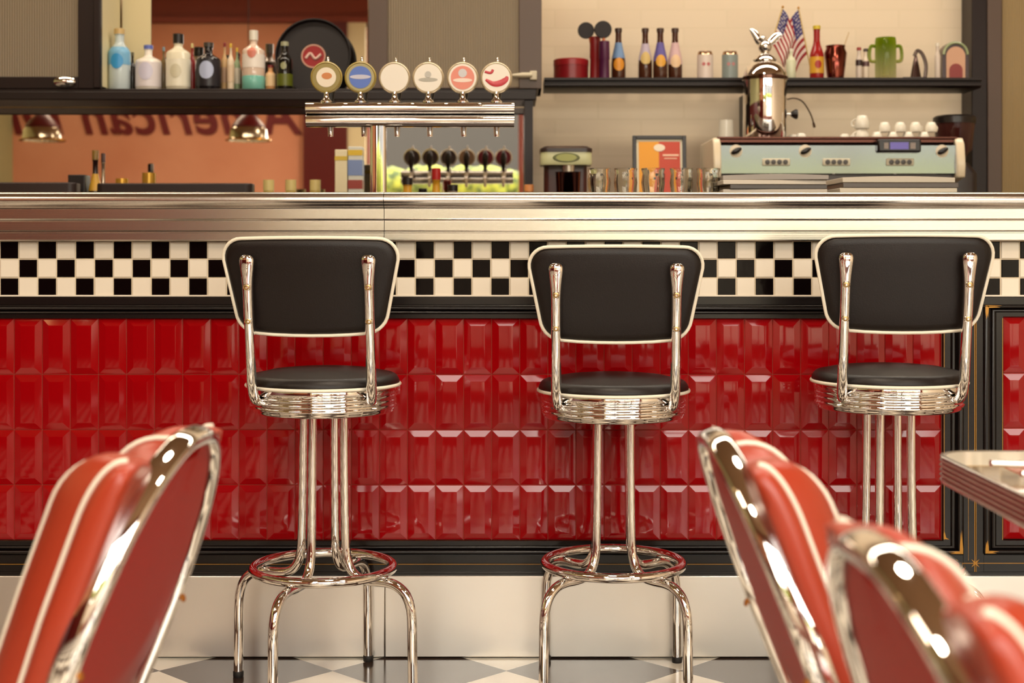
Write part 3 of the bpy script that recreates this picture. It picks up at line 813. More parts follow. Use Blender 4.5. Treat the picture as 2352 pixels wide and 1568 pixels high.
# glasses behind the fluted doors
def tumbler(loc, label, grp, h=.12, r=.036, mt=None):
    o = obj('drinking_glass', MB().lathe([(0, 0), (r * .8, 0), (r, h), (r * .93, h), (r * .74, .008), (0, .008)], n=20), [mt or CLEAR], None, loc=loc)
    return tag(o, label, 'glass', grp)
zz = fz(122)
for i, px in enumerate((925, 965, 1005, 1075, 1112, 1154)):
    tumbler((fx(px), FY + .14 + .04 * (i % 2), zz + .007), 'tall glass seen blurred through the fluted door above the beer badges', 'glasses in the brown cabinet')
for i, px in enumerate((36, 100)):
    tumbler((fx(px), FY + .16, fz(150) + .007), 'stemless glass behind the dark cabinet fluted door', 'glasses in the dark cabinet', .13, .055, WHITECER)

# ------------------------------------------------ bottles
def bottle(name, label, pxl, pxr, ptop, zbase, Y, kind, body, cap, lab=None, labspan=(.15, .6), cat='bottle', group=None, capfrac=.09, neckw=.32, emblem=None):
    r = abs(PX(pxr, Y) - PX(pxl, Y)) / 2; cx = PX((pxl + pxr) / 2, Y); h = PZ(ptop, Y) - zbase
    t = thing(name, label, cat, (cx, Y, zbase), group=group)
    nr = r * neckw; hc = h * (1 - capfrac)
    if kind == 'tall': sh0, sh1 = .62, .80
    elif kind == 'squat': sh0, sh1 = .66, .78
    elif kind == 'beer': sh0, sh1 = .45, .74
    elif kind == 'cone': sh0, sh1 = .30, .80
    else: sh0, sh1 = .55, .70
    P = [(0, 0), (r * .93, 0), (r, h * .025), (r, h * sh0)]
    for i in range(1, 7):
        f = i / 6; P.append((r + (nr - r) * (f * f * (3 - 2 * f)) ** (.8 if kind != 'cone' else 1.0), h * (sh0 + (sh1 - sh0) * f)))
    P += [(nr, hc * .985), (nr * 1.12, hc * .99), (nr * 1.12, hc), (0, hc)]
    obj('body', MB().lathe(P, n=28), [body], t, ang=50)
    obj('cap', MB().lathe([(0, hc), (nr * 1.2, hc), (nr * 1.22, h * .995), (nr * 1.05, h), (0, h)], n=20), [cap], t)
    if lab:
        def rad(zf):
            z = zf * h
            for (r0, z0), (r1, z1) in zip(P, P[1:]):
                if z0 <= z <= z1 and z1 > z0: return r0 + (r1 - r0) * (z - z0) / (z1 - z0)
            return r
        a, b = labspan
        lo_ = obj('label', MB().lathe([(rad(a + (b - a) * i / 8) + .0012, h * (a + (b - a) * i / 8)) for i in range(9)], n=28), [lab], t)
        if emblem:
            ec, er, ez = emblem
            ring = []
            rr = rad(ez) + .0026
            m = MB(); loops = []
            for q in (1.0, .66, .33, .02):
                L_ = []
                for i in range(20):
                    an = 2 * PI * i / 20; zz_ = h * ez + q * er * r * 1.15 * math.sin(an); r_ = rad(zz_ / h) + .0024; th = q * er * r * math.cos(an) / rr
                    L_.append((r_ * math.sin(th), -r_ * math.cos(th), zz_))
                loops.append(L_)
            m.loft(loops, cap=False); m.f.append(tuple(len(m.v) - 20 + i for i in range(20))); m.m.append(0)
            obj('emblem', m, [ec], lo_)
    return t
ZB = shelf_top; YB = 6.10
G = 'spirit bottles on the dark shelf'
bottle('spirit_bottle', 'pale bottle with sky blue label and wooden cap, leftmost on the dark shelf', 250, 299, 66, ZB, YB, 'tall', col(196, 210, 214, .15), col(206, 176, 120), col(120, 178, 216), (.42, .70), group=G, neckw=.42, emblem=(col(48, 150, 214), .62, .47))
bottle('spirit_bottle', 'round white bottle with violet blue cap', 312, 370, 104, ZB, YB + .01, 'squat', col(232, 224, 214, .2), col(96, 110, 186), col(222, 214, 218), (.1, .62), group=G, neckw=.3, emblem=(col(206, 202, 222), .6, .42))
bottle('spirit_bottle', 'frosted white patterned bottle with black stopper', 382, 437, 78, ZB, YB, 'squat', col(222, 214, 190, .2), col(24, 18, 18), col(232, 226, 206), (.08, .55), group=G, capfrac=.17, neckw=.36, emblem=(col(206, 198, 172), .5, .34))
bottle('spirit_bottle', 'squat black apothecary bottle with pale blue diamond label', 452, 506, 98, ZB, YB, 'squat', col(22, 16, 20, .12), col(60, 52, 46), col(28, 24, 34), (.1, .64), group=G, neckw=.34, emblem=(col(176, 186, 216), .66, .42))
bottle('spirit_bottle', 'thin bottle with dark red cap behind the black one', 508, 524, 98, ZB, YB + .04, 'tall', col(206, 168, 120, .2), col(120, 20, 20), col(186, 150, 120), (.2, .5), group=G)
bottle('spirit_bottle', 'thin bottle with mustard cap and striped label', 522, 538, 100, ZB, YB + .0, 'tall', col(226, 206, 180, .2), col(196, 160, 40), col(216, 190, 160), (.2, .55), group=G)
bottle('spirit_bottle', 'thin bottle with green shoulder and yellow cap', 537, 552, 110, ZB, YB + .05, 'tall', col(150, 168, 130, .2), col(206, 170, 60), col(216, 206, 186), (.2, .55), group=G)
tb_ = bottle('spirit_bottle', 'clear long necked bottle with white round label and teal base', 557, 608, 70, ZB, YB, 'squat', col(214, 190, 172, .1), col(226, 220, 206, .2), col(236, 226, 216), (.38, .60), group=G, capfrac=.16, neckw=.32, emblem=(col(206, 120, 100), .42, .62))
_r = (PX(608, YB) - PX(557, YB)) / 2
obj('teal_base', MB().lathe([(_r * .95, .001), (_r + .0015, .006), (_r + .0015, .062), (_r, .066)], n=28), [col(120, 186, 172, .12)], tb_)
bottle('spirit_bottle', 'small amber miniature bottle with tan label beside the dark bottle', 610, 633, 150, ZB, YB, 'squat', col(206, 150, 96, .3), col(120, 20, 24), col(230, 196, 150), (.2, .7), group=G, neckw=.5)
bottle('spirit_bottle', 'dark green bottle with pale foil neck before the round tray', 636, 672, 96, ZB, YB - .02, 'tall', col(20, 16, 12, .12), col(160, 160, 130), col(90, 96, 20), (.1, .34), group=G, neckw=.42, emblem=(col(150, 150, 110), .4, .5))
bottle('spirit_bottle', 'brown bottle half hidden between the two white ones', 368, 384, 108, ZB, YB + .06, 'tall', col(120, 98, 60, .2), col(110, 130, 140), group=G)
bottle('spirit_bottle', 'red bottle half hidden behind the patterned white one', 434, 449, 100, ZB, YB + .06, 'tall', col(140, 30, 30, .2), col(196, 180, 120), group=G)
bottle('spirit_bottle', 'dark bottle half hidden behind the sky blue one', 296, 313, 120, ZB, YB + .07, 'tall', col(40, 34, 28, .2), col(96, 88, 60), group=G)
# round tray leaning at the back
tr = thing('serving_tray', 'round black serving tray with red disc leaning behind the beer badges', 'tray', (PX(720, 6.2), 6.2, ZB))
rt = (PX(806, 6.2) - PX(632, 6.2)) / 2
mt = Matrix.Translation((0, 0.0, rt + .001)) @ Matrix.Rotation(PI / 2 - R(9), 4, 'X')
obj('tray_body', MB().lathe([(0, 0), (rt * .93, 0), (rt * .97, .022), (rt, .022), (rt * .96, -.005), (0, -.005)], n=64, M=mt), [col(16, 3, 4, .6)], tr)
em = obj('tray_emblem', MB().lathe([(0, .0012), (rt * .30, .0012), (rt * .30, 0)], n=40, M=mt), [col(150, 20, 24, .4)], tr)
obj('emblem_ring', MB().lathe([(rt * .285, .0014), (rt * .285, .0024), (rt * .325, .0024), (rt * .325, .0)], n=40, M=mt), [col(196, 150, 130)], em)
obj('emblem_stroke', MB().tube([mt @ Vector(p) for p in crom([(-rt * .2, -.01, .003), (-rt * .08, .012, .003), (rt * .05, -.012, .003), (rt * .2, .008, .003)], 5)], .006, 6), [col(226, 190, 176)], em)

# ------------------------------------------------ beer tower on the bar
TYc = 4.42
tw = thing('beer_tower', 'polished T-shaped beer tower with six round badges on the bar', 'beer tower', (PX(869, TYc), TYc, BT))
def tx(px): return PX(px, TYc) - PX(869, TYc)
def tz(py): return PZ(py, TYc) - BT
zA, zB, zC = tz(236), tz(264), tz(292)
prof_t = []
rA = (zA - zB) / 2
m = MB()
m.tube([(tx(705), 0, (zA + zB) / 2), (tx(1181), 0, (zA + zB) / 2)], [(rA, .038)] * 2, 28, ref=(0, 0, 1), power=3.0)
obj('tap_bar', m, CHROME, tw, ang=50)
m = MB().tube([(tx(705), .004, (zC + zB) / 2), (tx(1181), .004, (zC + zB) / 2)], [((zB - zC) / 2, .034)] * 2, 28, ref=(0, 0, 1), power=3.2)
obj('lower_bar', m, CHROME, tw, ang=50)
m = MB().tube([(0, 0.004, 0), (0, 0.004, zC + .004)], [(.0255, .0255)] * 2, 28, ref=(1, 0, 0), power=4)
obj('column', m, CHROME, tw, ang=50)
obj('base_flange', MB().lathe([(0, 0), (.06, 0), (.06, .004), (.05, .008), (0, .008)], n=32), CHROME, tw)
badges = [(751, ('goldwhite')), (829, 'blue'), (907, 'white'), (984, 'grey'), (1063, 'pink'), (1140, 'swoosh')]
for px, st in badges:
    x = tx(px); z = tz(179 if st in ('goldwhite', 'blue') else 180); rb = 36.5 * TYc / FOC
    rimc = col(176, 156, 84, .3, .0) if st in ('goldwhite', 'blue') else col(206, 190, 160, .2, 0.3)
    M0 = Matrix.Translation((x, -.012, z)) @ Matrix.Rotation(PI / 2, 4, 'X')
    bd = obj('tap_badge', MB().lathe([(0, -.012), (rb * .9, -.012), (rb, -.006), (rb, .004), (rb * .93, .008), (rb * .88, .004), (0, .004)], n=44, M=M0), [rimc], tw, ang=50)
    obj('badge_back', MB().lathe([(0, -.0135), (rb * .86, -.0135), (rb * .88, -.012)], n=40, M=M0), [col(96, 12, 30) if st in ('pink', 'swoosh') else col(120, 90, 66) if st == 'grey' else col(44, 26, 24)], bd)
    facec = {'goldwhite': col(150, 134, 70), 'blue': col(170, 160, 110)}.get(st, col(238, 232, 220))
    obj('badge_face', MB().lathe([(0, .006), (rb * .86, .006), (rb * .86, .003)], n=40, M=M0), [facec], bd)
    def disc(r, z_, c, dx=0, dy=0, sx=1, sy=1):
        return obj('badge_emblem', MB().lathe([(0, z_), (r, z_), (r, z_ - .001)], n=32, M=M0 @ Matrix.Translation((dx, dy, 0)) @ Matrix.Diagonal((sx, sy, 1, 1))), [c], bd)
    if st == 'goldwhite':
        disc(rb * .62, .0075, col(236, 226, 206)); disc(rb * .26, .0085, col(206, 130, 70), .002, .004, 1.25, .8)
    if st == 'blue':
        disc(rb * .70, .0075, col(84, 116, 200)); disc(rb * .5, .0085, col(196, 196, 216), 0, .001, 1.3, .28)
    if st == 'grey':
        disc(rb * .4, .0075, col(176, 172, 160), 0, -.006, 1.5, .3); disc(rb * .2, .0085, col(190, 188, 180), 0, .010, 1, 1)
    if st == 'pink':
        disc(rb * .74, .0075, col(226, 136, 116)); disc(rb * .27, .0085, col(206, 206, 210), 0, .014); disc(rb * .5, .0084, col(240, 220, 206), 0, -.008, 1.2, .25)
    if st == 'swoosh':
        P = [M0 @ Vector(p) for p in crom([(-rb * .72, rb * .38, .0068), (-rb * .35, rb * .30, .007), (-rb * .2, rb * .5, .007)], 5)]
        P2 = [M0 @ Vector(p) for p in crom([(-rb * .66, -rb * .12, .0068), (-rb * .2, -rb * .38, .007), (rb * .25, -rb * .34, .007), (rb * .6, -rb * .12, .007), (rb * .68, rb * .08, .0068)], 5)]
        obj('badge_emblem', MB().tube(P, [(.0018, .004)] * len(P), 8, ref=(0, 1, 0)).tube(P2, [(.0018, .0035 + .006 * math.sin(PI * i / (len(P2) - 1))) for i in range(len(P2))], 8, ref=(0, 1, 0)), [col(200, 60, 72)], bd)
    # stem, foot and the small pin on top
    obj('badge_stem', MB().lathe([(0, 0), (.019, 0), (.019, .004), (.010, .012), (.008, .02), (.0075, tz(214) - zA + .004), (0, tz(214) - zA + .004)], (x, -.012, zA - .002), 20), CHROME, tw)
    obj('badge_pin', MB().lathe([(0, 0), (.004, 0), (.005, .008), (.003, .018), (0, .02)], (x + .004, -.006, z + rb - .002), 12), CHROME, bd)
    # tap and black handle on the bartender's side
    tp = obj('tap', MB().tube([(x, .03, zB), (x, .075, zB), (x, .085, zB - .012), (x, .088, zB - .06)], [.011, .011, .010, .008], 12).lathe([(0, 0), (.014, 0), (.014, .03), (0, .03)], (x, .072, zB - .005), 16), CHROME, tw)
    obj('tap_handle', MB().lathe([(0, 0), (.007, 0), (.008, .01), (.016, .05), (.018, .085), (.012, .11), (.004, .125), (0, .127)], (x, .072, zB + .025), 16), [col(20, 14, 14, .2)], tp)

# ------------------------------------------------ things standing on the bar top behind the edge
def on_bar(px, Y): return (PX(px, Y), Y, BT)
def mug_mesh(h, r):
    m = MB().lathe([(0, 0), (r * .78, 0), (r * .86, h * .12), (r, h * .55), (r * .9, h * .84), (r * .98, h * .95), (r * 1.0, h), (r * .9, h), (r * .82, h * .84), (r * .9, h * .55), (r * .76, h * .14), (0, h * .1)], n=28)
    return m
Ym = 4.36
mg0 = thing('glass_mug', 'x', 'glass mug', on_bar(1376, Ym), group='clear glass mugs lined up on the bar')
hm = PZ(387, Ym) - BT; rm = 27 * Ym / FOC
obj('glass_body', mug_mesh(hm, rm), [CLEAR], mg0)
obj('handle', MB().tube(crom([(rm * .8, 0, hm * .82), (rm * 1.25, 0, hm * .8), (rm * 1.38, 0, hm * .5), (rm * 1.2, 0, hm * .25), (rm * .8, 0, hm * .2)], 5), .005, 8), [CLEAR], mg0)
lbl = ['clear glass mug next to the shake mixer, first of the row', 'clear glass mug, second from the shake mixer', 'clear glass mug below the left half of the framed card', 'clear glass mug below the right edge of the framed card', 'clear glass mug next to the magazine pile']
mg0['label'] = lbl[0]; mg0.rotation_euler = (0, 0, R(70))
for i, px in enumerate((1437, 1500, 1565, 1627)): dup(mg0, on_bar(px, Ym), R((78, 62, 80, 68)[i]), lbl[i + 1])
# magazines
def pile(px0, px1, ptop, Y, n, cols, place):
    w = PX(px1, Y) - PX(px0, Y); z = BT; hh_ = (PZ(ptop, Y) - BT) / n
    for i in range(n):
        ln = w * random.uniform(.86, .98); dx = random.uniform(-.012, .012); a = R(random.uniform(-4, 4))
        m = MB()
        # curved spine side and slightly sagging free edge
        segs = 8; pr = []
        for k in range(segs + 1): pr.append((-ln / 2 + ln * k / segs, hh_ * .95 + (.004 * math.sin(PI * k / segs) if i == n - 1 else 0)))
        poly = [(-ln / 2, 0), (ln / 2, 0)] + pr[::-1]
        m.prism(poly, -.10, .11, 'y')
        o = obj('magazine', m, [cols[i % len(cols)]], None, loc=(PX((px0 + px1) / 2, Y) + dx, Y + .05, z), rot=(0, 0, a), bevel=.0015)
        tag(o, '%s magazine in the %s' % (['bottom', 'second from bottom', 'middle', 'second from top', 'topmost'][i if n == 5 else (0, 1, 3, 4)[i]], place), 'magazine', 'magazines stacked on the bar')
        z += hh_
pile(1655, 1902, 404, 4.28, 5, [col(96, 88, 82), col(190, 180, 166), col(70, 62, 58), col(206, 196, 180), col(150, 142, 134)], 'pile under the coffee machine centre')
pile(1912, 2188, 409, 4.28, 4, [col(110, 100, 92), col(206, 196, 176), col(86, 76, 70), col(196, 186, 168)], 'pile under the coffee machine display')

# ------------------------------------------------ back counter behind the bar
CZ = 1.06
o = obj('back_counter', MB().box(-2.4, 2.5, 5.62, 6.45, 0, CZ - .04).box(-2.42, 2.52, 5.58, 6.46, CZ - .04, CZ), WOOD, None); tag(o, 'dark back counter carrying the coffee machine behind the bar', 'counter')
def cupless(px, Y): return (PX(px, Y), Y, CZ)

# espresso machine
EY = 5.75
em = thing('espresso_machine', 'wide three-group espresso machine with mirrored front and cream ends', 'coffee machine', (PX(1927, EY), EY, CZ))
def ex(px): return PX(px, EY) - PX(1927, EY)
def ez(py): return PZ(py, EY) - CZ
CREAMPL = col(222, 206, 178, .25)
MIRSTEEL = mat('mirror steel panel', (.34, .355, .37, 1), .12, 1.0)
obj('front_panel', MB().prism([(.0, ez(400)), (-.004, ez(398)), (-.004, ez(334)), (.02, ez(326)), (.36, ez(326)), (.36, ez(400))], ex(1652), ex(2196)), MIRSTEEL, em)
obj('top_tray', MB().box(ex(1648), ex(2200), .015, .37, ez(326), ez(319)).tube([(ex(1648), .012, ez(319) + .004), (ex(2200), .012, ez(319) + .004)], .006, 10), [col(92, 56, 46, .25, .8)], em)
obj('lower_panel', MB().box(ex(1654), ex(2194), .02, .36, ez(418), ez(399)), [col(66, 48, 42, .3)], em)
obj('body', MB().box(ex(1660), ex(2188), .16, .36, .06, ez(418)), [col(120, 112, 104, .25, .9)], em)
obj('drip_tray', MB().box(ex(1650), ex(2198), -.05, .36, .0, .07), [col(120, 112, 104, .3, .9)], em, bevel=.006)
for a, b in ((1637, 1655), (2194, 2214)):
    pl = [(-.02, ez(408)), (-.028, ez(380)), (-.012, ez(330)), (.01, ez(316)), (.38, ez(316)), (.38, .0), (.16, .0), (.12, ez(420))]
    obj('side_panel', MB().prism(pl, ex(a), ex(b)), [CREAMPL], em, bevel=.006)
for px in (1690, 1849, 2163):
    M0 = Matrix.Translation((ex(px), .0, ez(347))) @ Matrix.Rotation(PI / 2, 4, 'X')
    k = obj('steam_knob', MB().lathe([(0, 0), (.026, 0), (.026, .004), (0, .006)], n=28, M=M0), [CREAMPL], em)
    obj('knob_grip', MB().ball((0, 0, .016), .024, .011, .012, M=M0 @ Matrix.Rotation(R(28), 4, 'Z')), [col(18, 12, 12, .2)], k)
for px in (1782, 1920, 2066):
    P = MB().box(ex(px) - .056, ex(px) + .056, -.012, .0, ez(381), ez(364))
    b = obj('button_pad', P, [col(206, 196, 170, .25)], em, bevel=.004)
    for i in range(4):
        obj('button', MB().lathe([(0, 0), (.010, 0), (.010, .004), (0, .005)], n=16, M=Matrix.Translation((ex(px) - .036 + i * .024, -.012, ez(372.5))) @ Matrix.Rotation(PI / 2, 4, 'X')), [col(50, 40, 30, .3)], b)
dz = obj('display', MB().box(ex(2012), ex(2112), -.03, .02, ez(351), ez(320)), [col(22, 12, 14, .25)], em, bevel=.008)
obj('screen', MB().box(ex(2040), ex(2082), -.032, -.029, ez(344), ez(328)), [mat('violet screen', rgb(96, 84, 160), .3, emit=rgb(96, 84, 170), es=.35)], dz)
obj('display_keys', MB().box(ex(2026), ex(2036), -.032, -.029, ez(343), ez(329)).box(ex(2086), ex(2098), -.032, -.029, ez(343), ez(329)), [col(140, 126, 118)], dz)
for px in (1780, 1927, 2070):
    obj('group_head', MB().lathe([(0, 0), (.038, 0), (.04, .03), (.03, .05), (0, .05)], (ex(px), .06, ez(418) - .05), 24).tube([(ex(px), .03, ez(418) - .06), (ex(px), -.10, ez(418) - .085)], [.011, .015], 12), [col(90, 82, 76, .15, 1.0)], em)
ETZ = PZ(319, EY) ; ETOP = ETZ + .0005
# eagle-topped chrome canister on the machine
UY = 5.95
ur = thing('chrome_canister', 'tall domed chrome canister topped by an eagle figure', 'canister', (PX(1757, UY), UY, ETOP))
def uz(py): return PZ(py, UY) - ETOP
ru = 50 * UY / FOC
pr = [(0, 0), (ru * .97, 0), (ru, .006), (ru, uz(182))]
for i in range(1, 11):
    a = PI / 2 * i / 10
    pr.append((ru * (.30 + .70 * math.cos(a)) * 1.0, uz(182) + (uz(140) - uz(182)) * math.sin(a)))
pr.append((0, uz(140)))
obj('body', MB().lathe(pr, n=56), CHROME, ur, ang=50)
obj('shoulder_band', MB().lathe([(ru * 1.0, 0), (ru * 1.05, .003), (ru * 1.05, .014), (ru * 1.0, .018)], (0, 0, uz(182) - .006), 48), [col(90, 66, 56, .12, 1.0)], ur)
obj('lid', MB().lathe([(0, 0), (ru * .5, 0), (ru * .54, .006), (ru * .5, .016), (ru * .30, .03), (ru * .2, .04), (0, .042)], (0, 0, uz(141)), 32), CHROME, ur)
zE = uz(141) + .038
eg = MB().ball((0, 0, .024), .028, .03, .03)
eg.ball((-.012, -.012, .055), .015, .017, .015)
eg.tube([(-.022, -.018, .055), (-.034, -.022, .05)], [.006, .001], 8)
eagle = obj('eagle', eg, CHROME, ur, loc=(0, 0, zE))
def wing(s, pts, name='wing'):
    m = MB()
    for k, (dx, dz, ln) in enumerate(pts):
        a = Vector((s * .012, .004 * k, .03)); b = Vector((s * dx, .006 * k, dz)); c = (a + b) / 2 + Vector((s * .006, 0, .016))
        P = crom([a, c, b], 6)
        m.tube(P, [(.004, .004 + .009 * math.sin(PI * min(.95, .15 + i / (len(P) - 1) * .85))) for i in range(len(P))], 8, ref=(0, 1, 0))
    obj(name, m, CHROME, eagle)
wing(-1, [(.062, .098, 1), (.055, .084, 1), (.046, .068, 1), (.038, .05, 1)])
wing(1, [(.072, .074, 1), (.064, .062, 1), (.054, .048, 1), (.04, .036, 1)])
obj('foot', MB().box(-.012, .012, -.012, .012, -.004, .01), CHROME, eagle)
tp = obj('side_valve', MB().tube([(ru * .9, 0, uz(262)), (ru + .035, 0, uz(262))], [.005, .005], 10), CHROME, ur)
obj('valve_knob', MB().lathe([(0, 0), (.010, 0), (.021, .018), (.020, .026), (0, .028)], n=18, M=Matrix.Translation((ru + .018, 0, uz(262))) @ Matrix.Rotation(PI / 2, 4, 'Y')), [col(20, 14, 14, .3)], tp)
obj('steam_pipe', MB().tube(crom([(ru * .8, .02, uz(232)), (ru * 1.35, .03, uz(224)), (ru * 1.8, .03, uz(232)), (ru * 2.15, .02, uz(262)), (ru * 2.3, .01, uz(292))], 6), [.003] * 22 + [.0055] * 3, 8), [col(110, 92, 84, .2, 1.0)], ur)

# white cups on the machine
cup0 = thing('coffee_cup', 'x', 'cup', (0, 0, 0), group='white cups on the coffee machine')
obj('cup_body', MB().lathe([(0, 0), (.029, 0), (.0305, .004), (.029, .03), (.021, .052), (.018, .055), (0, .055)], n=24), [WHITECER], cup0)
obj('handle', MB().tube(crom([(.028, 0, .012), (.041, 0, .012), (.043, 0, .03), (.025, 0, .042)], 5), .0035, 8), [WHITECER], cup0)
spots = [(2014, 0, 'white upturned cup right beside the tall cup stack, lower row'), (2050, 0, 'white upturned cup above the left corner of the display'), (2086, 0, 'white upturned cup above the middle of the display'), (2122, 0, 'white upturned cup nearest the grinder, lower row'),
         (2032, 1, 'upper row white cup nearest the tall cup stack'), (2068, 1, 'upper row white cup, second from the tall cup stack'), (2103, 1, 'upper row white cup, third from the tall cup stack'), (2139, 1, 'upper row white cup nearest the grinder')]
cup0.location = (PX(1979, 5.92), 5.92, ETOP); cup0['label'] = 'white cup at the foot of the tall cup stack on the coffee machine'; cup0.rotation_euler = (0, 0, R(200))
dup(cup0, (PX(1980, 5.92), 5.92, ETOP + .0552), R(150), 'white cup on top of the tall cup stack on the coffee machine')
for px, lv, lb_ in spots:
    c_ = dup(cup0, (PX(px, 5.92), 5.92 + .002 * lv, ETOP + lv * .0412), R(random.uniform(20, 80)), lb_)
    c_.scale = (.82, .82, .745)
for k, (px, Y) in enumerate(((1822, 5.98), (1840, 5.92), (1940, 5.95), (1962, 6.0))):
    o = obj('espresso_cup', MB().lathe([(0, 0), (.022, 0), (.024, .003), (.02, .03), (.014, .036), (0, .036)], n=20), [WHITECER], None, loc=(PX(px, Y), Y, ETOP)); tag(o, ['small white cup beside the chrome canister', 'small white cup, second right of the chrome canister', 'small white cup left of the tall stack', 'small white cup touching the tall stack'][k], 'cup', 'small espresso cups')
for k, (px, Y) in enumerate(((1868, 5.88), (1905, 5.90))):
    o = obj('red_sachet', MB().box(-.03, .03, -.015, .015, 0, .008).ball((.01, 0, .01), .016, .012, .008), [col(140, 22, 28, .5)], None, loc=(PX(px, Y), Y, ETOP)); tag(o, ['red sachet on the coffee machine, nearer the canister', 'red sachet on the coffee machine, nearer the cups'][k], 'sachet', 'red sachets')
# upside down paper cups left of the machine
pc = thing('paper_cup', 'white upturned paper cup behind the left end of the coffee machine', 'cup', (PX(1668, 6.24), 6.24, CZ))
hpc = PZ(276, 6.24) - CZ
obj('cup_body', MB().lathe([(0, 0), (.052, 0), (.054, .006), (.030, hpc), (.026, hpc), (0, hpc - .002)], n=28), [WHITECER], pc)
obj('cup_ridge', MB().tube([(.053 * math.cos(a), .053 * math.sin(a), .004) for a in [2 * PI * i / 28 for i in range(28)]], .003, 6, True), [WHITECER], pc)
# grinder
gY = 6.34
gr = thing('coffee_grinder', 'dark coffee grinder with round black hopper at the right of the machine', 'grinder', (PX(2192, gY), gY, CZ))
def gz(py): return PZ(py, gY) - CZ
rg = 46 * gY / FOC
obj('hopper', MB().lathe([(0, gz(372)), (rg * .35, gz(372)), (rg * .85, gz(345)), (rg * .98, gz(290)), (rg, gz(284)), (0, gz(284))], n=40), [glass('smoky hopper', rgb(70, 34, 30), mixv=.7)], gr)
obj('hopper_lid', MB().lathe([(0, gz(284)), (rg * 1.04, gz(284)), (rg * 1.04, gz(270)), (rg * .9, gz(266)), (0, gz(264))], n=40), [col(20, 12, 12, .3)], gr)
obj('body', MB().loft([[(x, y, z) for x, y in round_rect(.075, .10, .03, 6)] for z in (0, gz(400), )]).loft([[(x, y, gz(400)) for x, y in round_rect(.075, .10, .03, 6)], [(x, y, gz(374)) for x, y in round_rect(.05, .06, .03, 6)]]), [col(30, 18, 17, .3)], gr)
obj('dosing_fork', MB().tube([(-.03, -.09, .16), (-.03, -.17, .16)], .008, 8).tube([(.03, -.09, .16), (.03, -.17, .16)], .008, 8), CHROME, gr)
# shake mixer
sY = 5.75
sm_ = thing('shake_mixer', 'milkshake mixer with black lid, pale green head and oval badge', 'mixer', (PX(1299, sY), sY, CZ))
def mz(py): return PZ(py, sY) - CZ
wm = 58 * sY / FOC
def rrl(hw_, hd, r, z): return [(x, y, z) for x, y in round_rect(hw_, hd, r, 6)]
obj('head', MB().loft([rrl(wm, .085, .03, mz(381)), rrl(wm * 1.02, .088, .03, mz(376)), rrl(wm, .085, .03, mz(352))]), [col(206, 206, 160, .3)], sm_)
obj('lid', MB().loft([rrl(wm * 1.02, .088, .03, mz(352)), rrl(wm * 1.02, .088, .03, mz(344)), rrl(wm * .85, .07, .03, mz(338))]), [col(46, 30, 30, .3)], sm_)
Mb = Matrix.Translation((0, -.088, mz(365))) @ Matrix.Rotation(PI / 2, 4, 'X') @ Matrix.Diagonal((1.0, .36, 1, 1))
bg_ = obj('badge', MB().lathe([(0, .004), (.05, .004), (.054, 0), (0, 0)], n=36, M=Mb), [col(92, 96, 44, .4)], sm_)
obj('badge_face', MB().lathe([(0, .0052), (.041, .0052), (.041, .004)], n=36, M=Mb), [col(156, 158, 84, .4)], bg_)
obj('back_column', MB().loft([rrl(wm * .85, .05, .02, 0), rrl(wm * .85, .05, .02, mz(380))], M=Matrix.Translation((0, .04, 0))), [col(66, 22, 20, .3)], sm_)
obj('mixing_cup', MB().lathe([(0, .03), (.038, .03), (.05, mz(398)), (.053, mz(396)), (.048, mz(398)), (0, .05)], (.01, -.02, 0), 32), [col(96, 60, 56, .12, 1.0)], sm_)
obj('spindle', MB().lathe([(0, mz(412)), (.022, mz(412)), (.024, mz(395)), (.026, mz(381)), (0, mz(381))], (.01, -.035, 0), 24), [col(220, 214, 200, .15, .8)], sm_)
obj('base', MB().loft([rrl(wm * .95, .10, .03, 0), rrl(wm * .9, .09, .03, .03)]), [col(60, 30, 28, .3)], sm_)
# framed card
pY = 6.0
fr = thing('framed_card', 'black framed card, orange left half and red right half', 'picture frame', (PX(1517, pY), pY, CZ))
def pz(py): return PZ(py, pY) - CZ
def pxx(px): return PX(px, pY) - PX(1517, pY)
tilt = Matrix.Rotation(R(-6), 4, 'X')
zt = pz(308); hwf = pxx(1579)
m = MB()
fwid = .016
m.box(-hwf, -hwf + fwid, -.01, .01, 0, zt, 0, tilt).box(hwf - fwid, hwf, -.01, .01, 0, zt, 0, tilt).box(-hwf + fwid, hwf - fwid, -.01, .01, zt - fwid, zt, 0, tilt).box(-hwf + fwid, hwf - fwid, -.01, .01, 0, fwid, 0, tilt)
obj('frame', m, [col(18, 12, 12, .3)], fr, bevel=.002)
obj('mount', MB().box(-hwf + fwid, hwf - fwid, -.002, .004, fwid, zt - fwid, 0, tilt), [col(226, 216, 190, .5)], fr)
cm_ = MB(); b = .010
cm_.box(-hwf + fwid + b, -.002, -.004, -.002, fwid, zt - fwid - b, 0, tilt).box(-.002, hwf - fwid - b, -.004, -.002, fwid, zt - fwid - b, 1, tilt)
cd_ = obj('card', cm_, [col(232, 156, 34, .5), col(196, 66, 42, .5)], fr)
obj('card_emblem', MB().lathe([(0, .001), (.024, .001), (.024, 0)], n=28, M=tilt @ Matrix.Translation((0, -.0045, zt - .052)) @ Matrix.Rotation(PI / 2, 4, 'X') @ Matrix.Diagonal((1, .65, 1, 1))), [col(236, 220, 196)], cd_)
obj('card_text_bar', MB().box(.014, hwf - fwid - .016, -.0052, -.004, zt - .088, zt - .080, 0, tilt).box(.02, hwf - fwid - .024, -.0052, -.004, zt - .10, zt - .096, 0, tilt), [col(236, 190, 160)], cd_)
